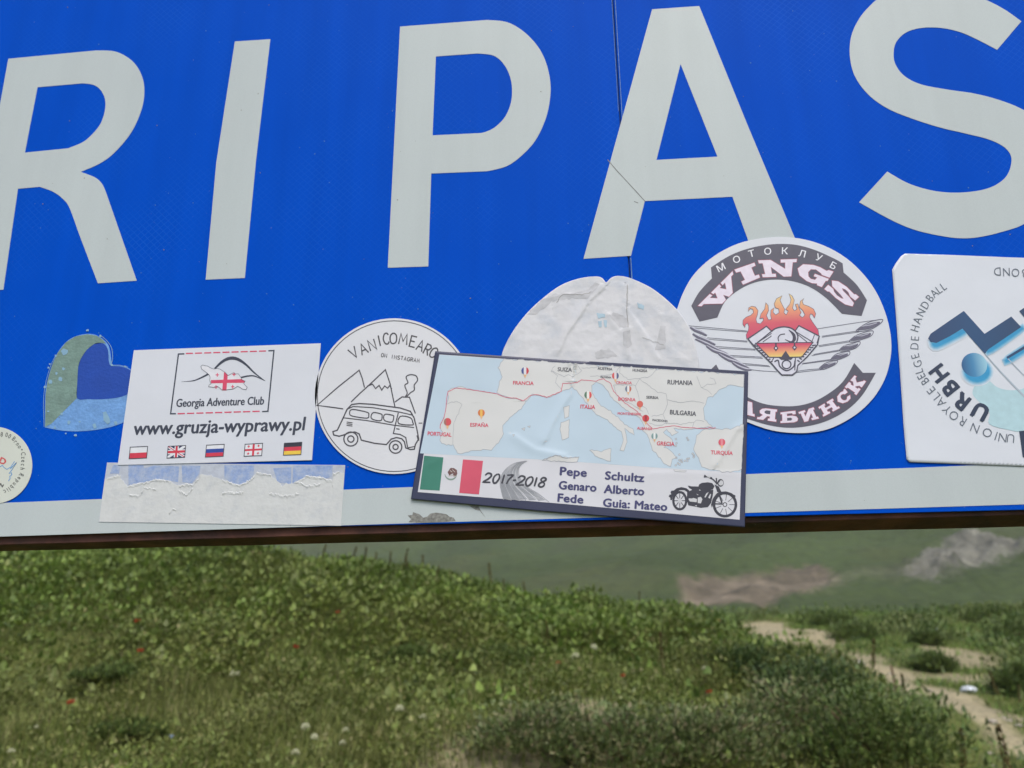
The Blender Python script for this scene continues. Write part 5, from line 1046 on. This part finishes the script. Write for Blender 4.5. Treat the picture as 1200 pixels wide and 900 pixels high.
# white umbels
m_pet = base_mat('cream_petals', (214, 214, 184), .8, .2, .08, 200)
def umbel_proto():
    r = empty('white_flower', (0, 0, 0)); tube('stem', [(0, 0, -.04), (.005, 0, .1), (.0, 0, .2)], [.004, .003, .003], m_gst, r, 5)
    n = 260; a = rng.uniform(0, 6.28, n); rr = .055 * np.sqrt(rng.uniform(0, 1, n)); V_, F_, q_ = leaves(rr * np.cos(a), rr * np.sin(a), .2 + .055 * np.sqrt(1.02 - (rr / .055) ** 2) + rng.uniform(-.03, .01, n), a, rng.uniform(-.4, 1.2, n), np.full(n, .016), np.full(n, .014))
    link('flower_head', V_, [tuple(f) for f in F_.tolist()], m_pet, r); return r
um0 = umbel_proto()
ULAB = ['white flower head alone in the left part of the bank', 'white flower head lowest at the left of the middle', 'white flower head of the pair left of the bottom centre, upper one', 'white flower head of the pair left of the bottom centre, lower one', 'larger white flower head of the pair right of centre', 'yellowish white flower head just left of the larger one right of centre']
for i, (px, py, s_) in enumerate(((273, 808, 1.15), (356, 872, .9), (468, 850, 1.0), (492, 857, .8), (693, 775, 1.2), (676, 786, 1.15), (770, 800, .55), (795, 797, .7), (826, 798, .8), (345, 900, .8), (364, 882, .8), (403, 872, .7), (360, 706, .7), (328, 701, .6), (369, 665, .6), (635, 758, .4), (720, 704, .8), (705, 716, .6), (807, 730, .4), (234, 760, .5), (450, 727, .5), (430, 728, .4), (364, 683, .5), (550, 728, .4), (494, 790, .4), (1035, 748, .4), (620, 842, .4), (40, 860, .4), (10, 896, .7), (400, 888, .7), (862, 844, .5))):
    x, y, z = spot(px, py + 6); place(um0, (x, y, z + .03), rng.uniform(0, 6), s_ * FS, ULAB[i] if i < 6 else ('small ' if s_ < .6 else '') + 'white flower ' + rowof(py) + ' ' + under(px), 'flower', 'white flower heads on the bank', FL)
m_red = base_mat('orange_red_petals', (190, 78, 52), .7, .2, .1, 100)
def poppy_proto():
    r = empty('orange_flower', (0, 0, 0)); tube('stem', [(0, 0, -.04), (.0, 0, .08), (.0, 0, .15)], [.003, .003, .002], m_gst, r, 5)
    a = np.arange(6) * 1.05; V_, F_, q_ = leaves(np.zeros(6), np.zeros(6), np.full(6, .15), a, np.full(6, .5), np.full(6, .032), np.full(6, .034)); link('petals', V_, [tuple(f) for f in F_.tolist()], m_red, r); return r
po0 = poppy_proto()
for i, (px, py) in enumerate(((158, 750), (84, 852), (160, 788), (339, 780), (676, 733), (844, 743), (838, 836), (395, 735), (1040, 840), (655, 800), (730, 815))):
    x, y, z = spot(px, py + 4); place(po0, (x, y, z + .03), rng.uniform(0, 6), 1.0 if i < 5 else .9, {0: 'orange-red flower in the upper left of the bank', 1: 'red flower low at the left of the bank', 4: 'orange-red flower near the crest right of centre'}.get(i, 'small orange-red flower ' + rowof(py) + ' ' + under(px)), 'flower', 'orange flowers on the bank', FL)

# stake, litter
x, y, z = spot(1052, 826)
tag(tube('wooden_stake', [(x, y, z - .1), (x + .01, y, z + .25), (x - .01, y, z + .5)], [.022, .02, .018], base_mat('weathered_wood', (98, 82, 62), .9, .2, .25, 40), None, 8), 'short weathered wooden stake standing beside the dirt track', 'stake')
m_lit = base_mat('white_plastic_litter', (205, 210, 216), .4, .4, .05, 30)
def litter(name, px, py, r_, lb, mat=m_lit):
    x, y, z = spot(px, py); V_ = []; F_ = []; n, m = 9, 5
    for j in range(m):
        for i in range(n):
            a = 2 * math.pi * i / n; e = math.pi * j / (m - 1) - math.pi / 2; q_ = 1 + rng.uniform(-.3, .3); V_.append((x + r_ * q_ * math.cos(a) * math.cos(e), y + r_ * .7 * q_ * math.sin(a) * math.cos(e), z + r_ * .35 + r_ * .4 * math.sin(e) * q_))
    F_ = [(j * n + i, j * n + (i + 1) % n, (j + 1) * n + (i + 1) % n, (j + 1) * n + i) for j in range(m - 1) for i in range(n)]
    tag(link(name, V_, F_, mat), lb, 'litter')
litter('plastic_bag', 1098, 741, .14, 'small white plastic bag lying in the grass behind the bare patch'); litter('plastic_bag', 1136, 812, .13, 'crumpled white plastic bag lying beside the track at the right')
litter('paper_scrap', 1007, 780, .12, 'pale grey scrap of paper lying on the dirt track', base_mat('grey_paper', (168, 168, 164), .8, .2, .1, 30)); litter('paper_scrap', 200, 866, .03, 'tiny pale blue scrap of litter low at the left of the bank', base_mat('blue_scrap', (160, 180, 215), .6, .3))
for i in range(16):
    px, py = (rng.uniform(1150, 1215), rng.uniform(835, 900)) if i < 8 else (rng.uniform(905, 1110), 0)
    if py == 0: py = np.interp(px, [900, 1000, 1110], [738, 782, 815]) + rng.uniform(-8, 10)
    x, y, z = spot(px, py); s_ = rng.uniform(.03, .08); V_ = rng.normal(0, 1, (10, 3)); V_ /= np.linalg.norm(V_, axis=1)[:, None]
    import bmesh
    b = bmesh.new(); bmesh.ops.create_icosphere(b, subdivisions=1, radius=1)
    for v in b.verts: f_ = 1 + rng.uniform(-.25, .25); v.co = Vector((x + v.co.x * s_ * f_, y + v.co.y * s_ * f_, z + v.co.z * s_ * .5 * f_))
    me = bpy.data.meshes.new('stone'); b.to_mesh(me); b.free(); me.materials.append(_inks.setdefault('stone', base_mat('pale_stone', (158, 150, 136), .9, .2, .2, 12))); o = bpy.data.objects.new('stone', me); COL.objects.link(o)
    tag(o, 'small pale stone lying on or beside the dirt track', 'stone', 'stones along the dirt track')

# ================================================================== AIR
b_ = [(-1700, -1300, -60), (1700, 1600, 165)]
V_ = [(x, y, z) for x in (b_[0][0], b_[1][0]) for y in (b_[0][1], b_[1][1]) for z in (b_[0][2], b_[1][2])]
hz = link('haze', V_, [(0, 1, 3, 2), (4, 6, 7, 5), (0, 4, 5, 1), (2, 3, 7, 6), (0, 2, 6, 4), (1, 5, 7, 3)], None); tag(hz, kind='stuff')
mh = bpy.data.materials.new('air'); mh.use_nodes = True; t_ = mh.node_tree; t_.nodes.remove(t_.nodes['Principled BSDF']); pv = t_.nodes.new('ShaderNodeVolumePrincipled')
pv.inputs['Density'].default_value = .0003; pv.inputs['Color'].default_value = (.88, .92, .96, 1); t_.links.new(pv.outputs[0], t_.nodes['Material Output'].inputs['Volume']); hz.data.materials.append(mh)
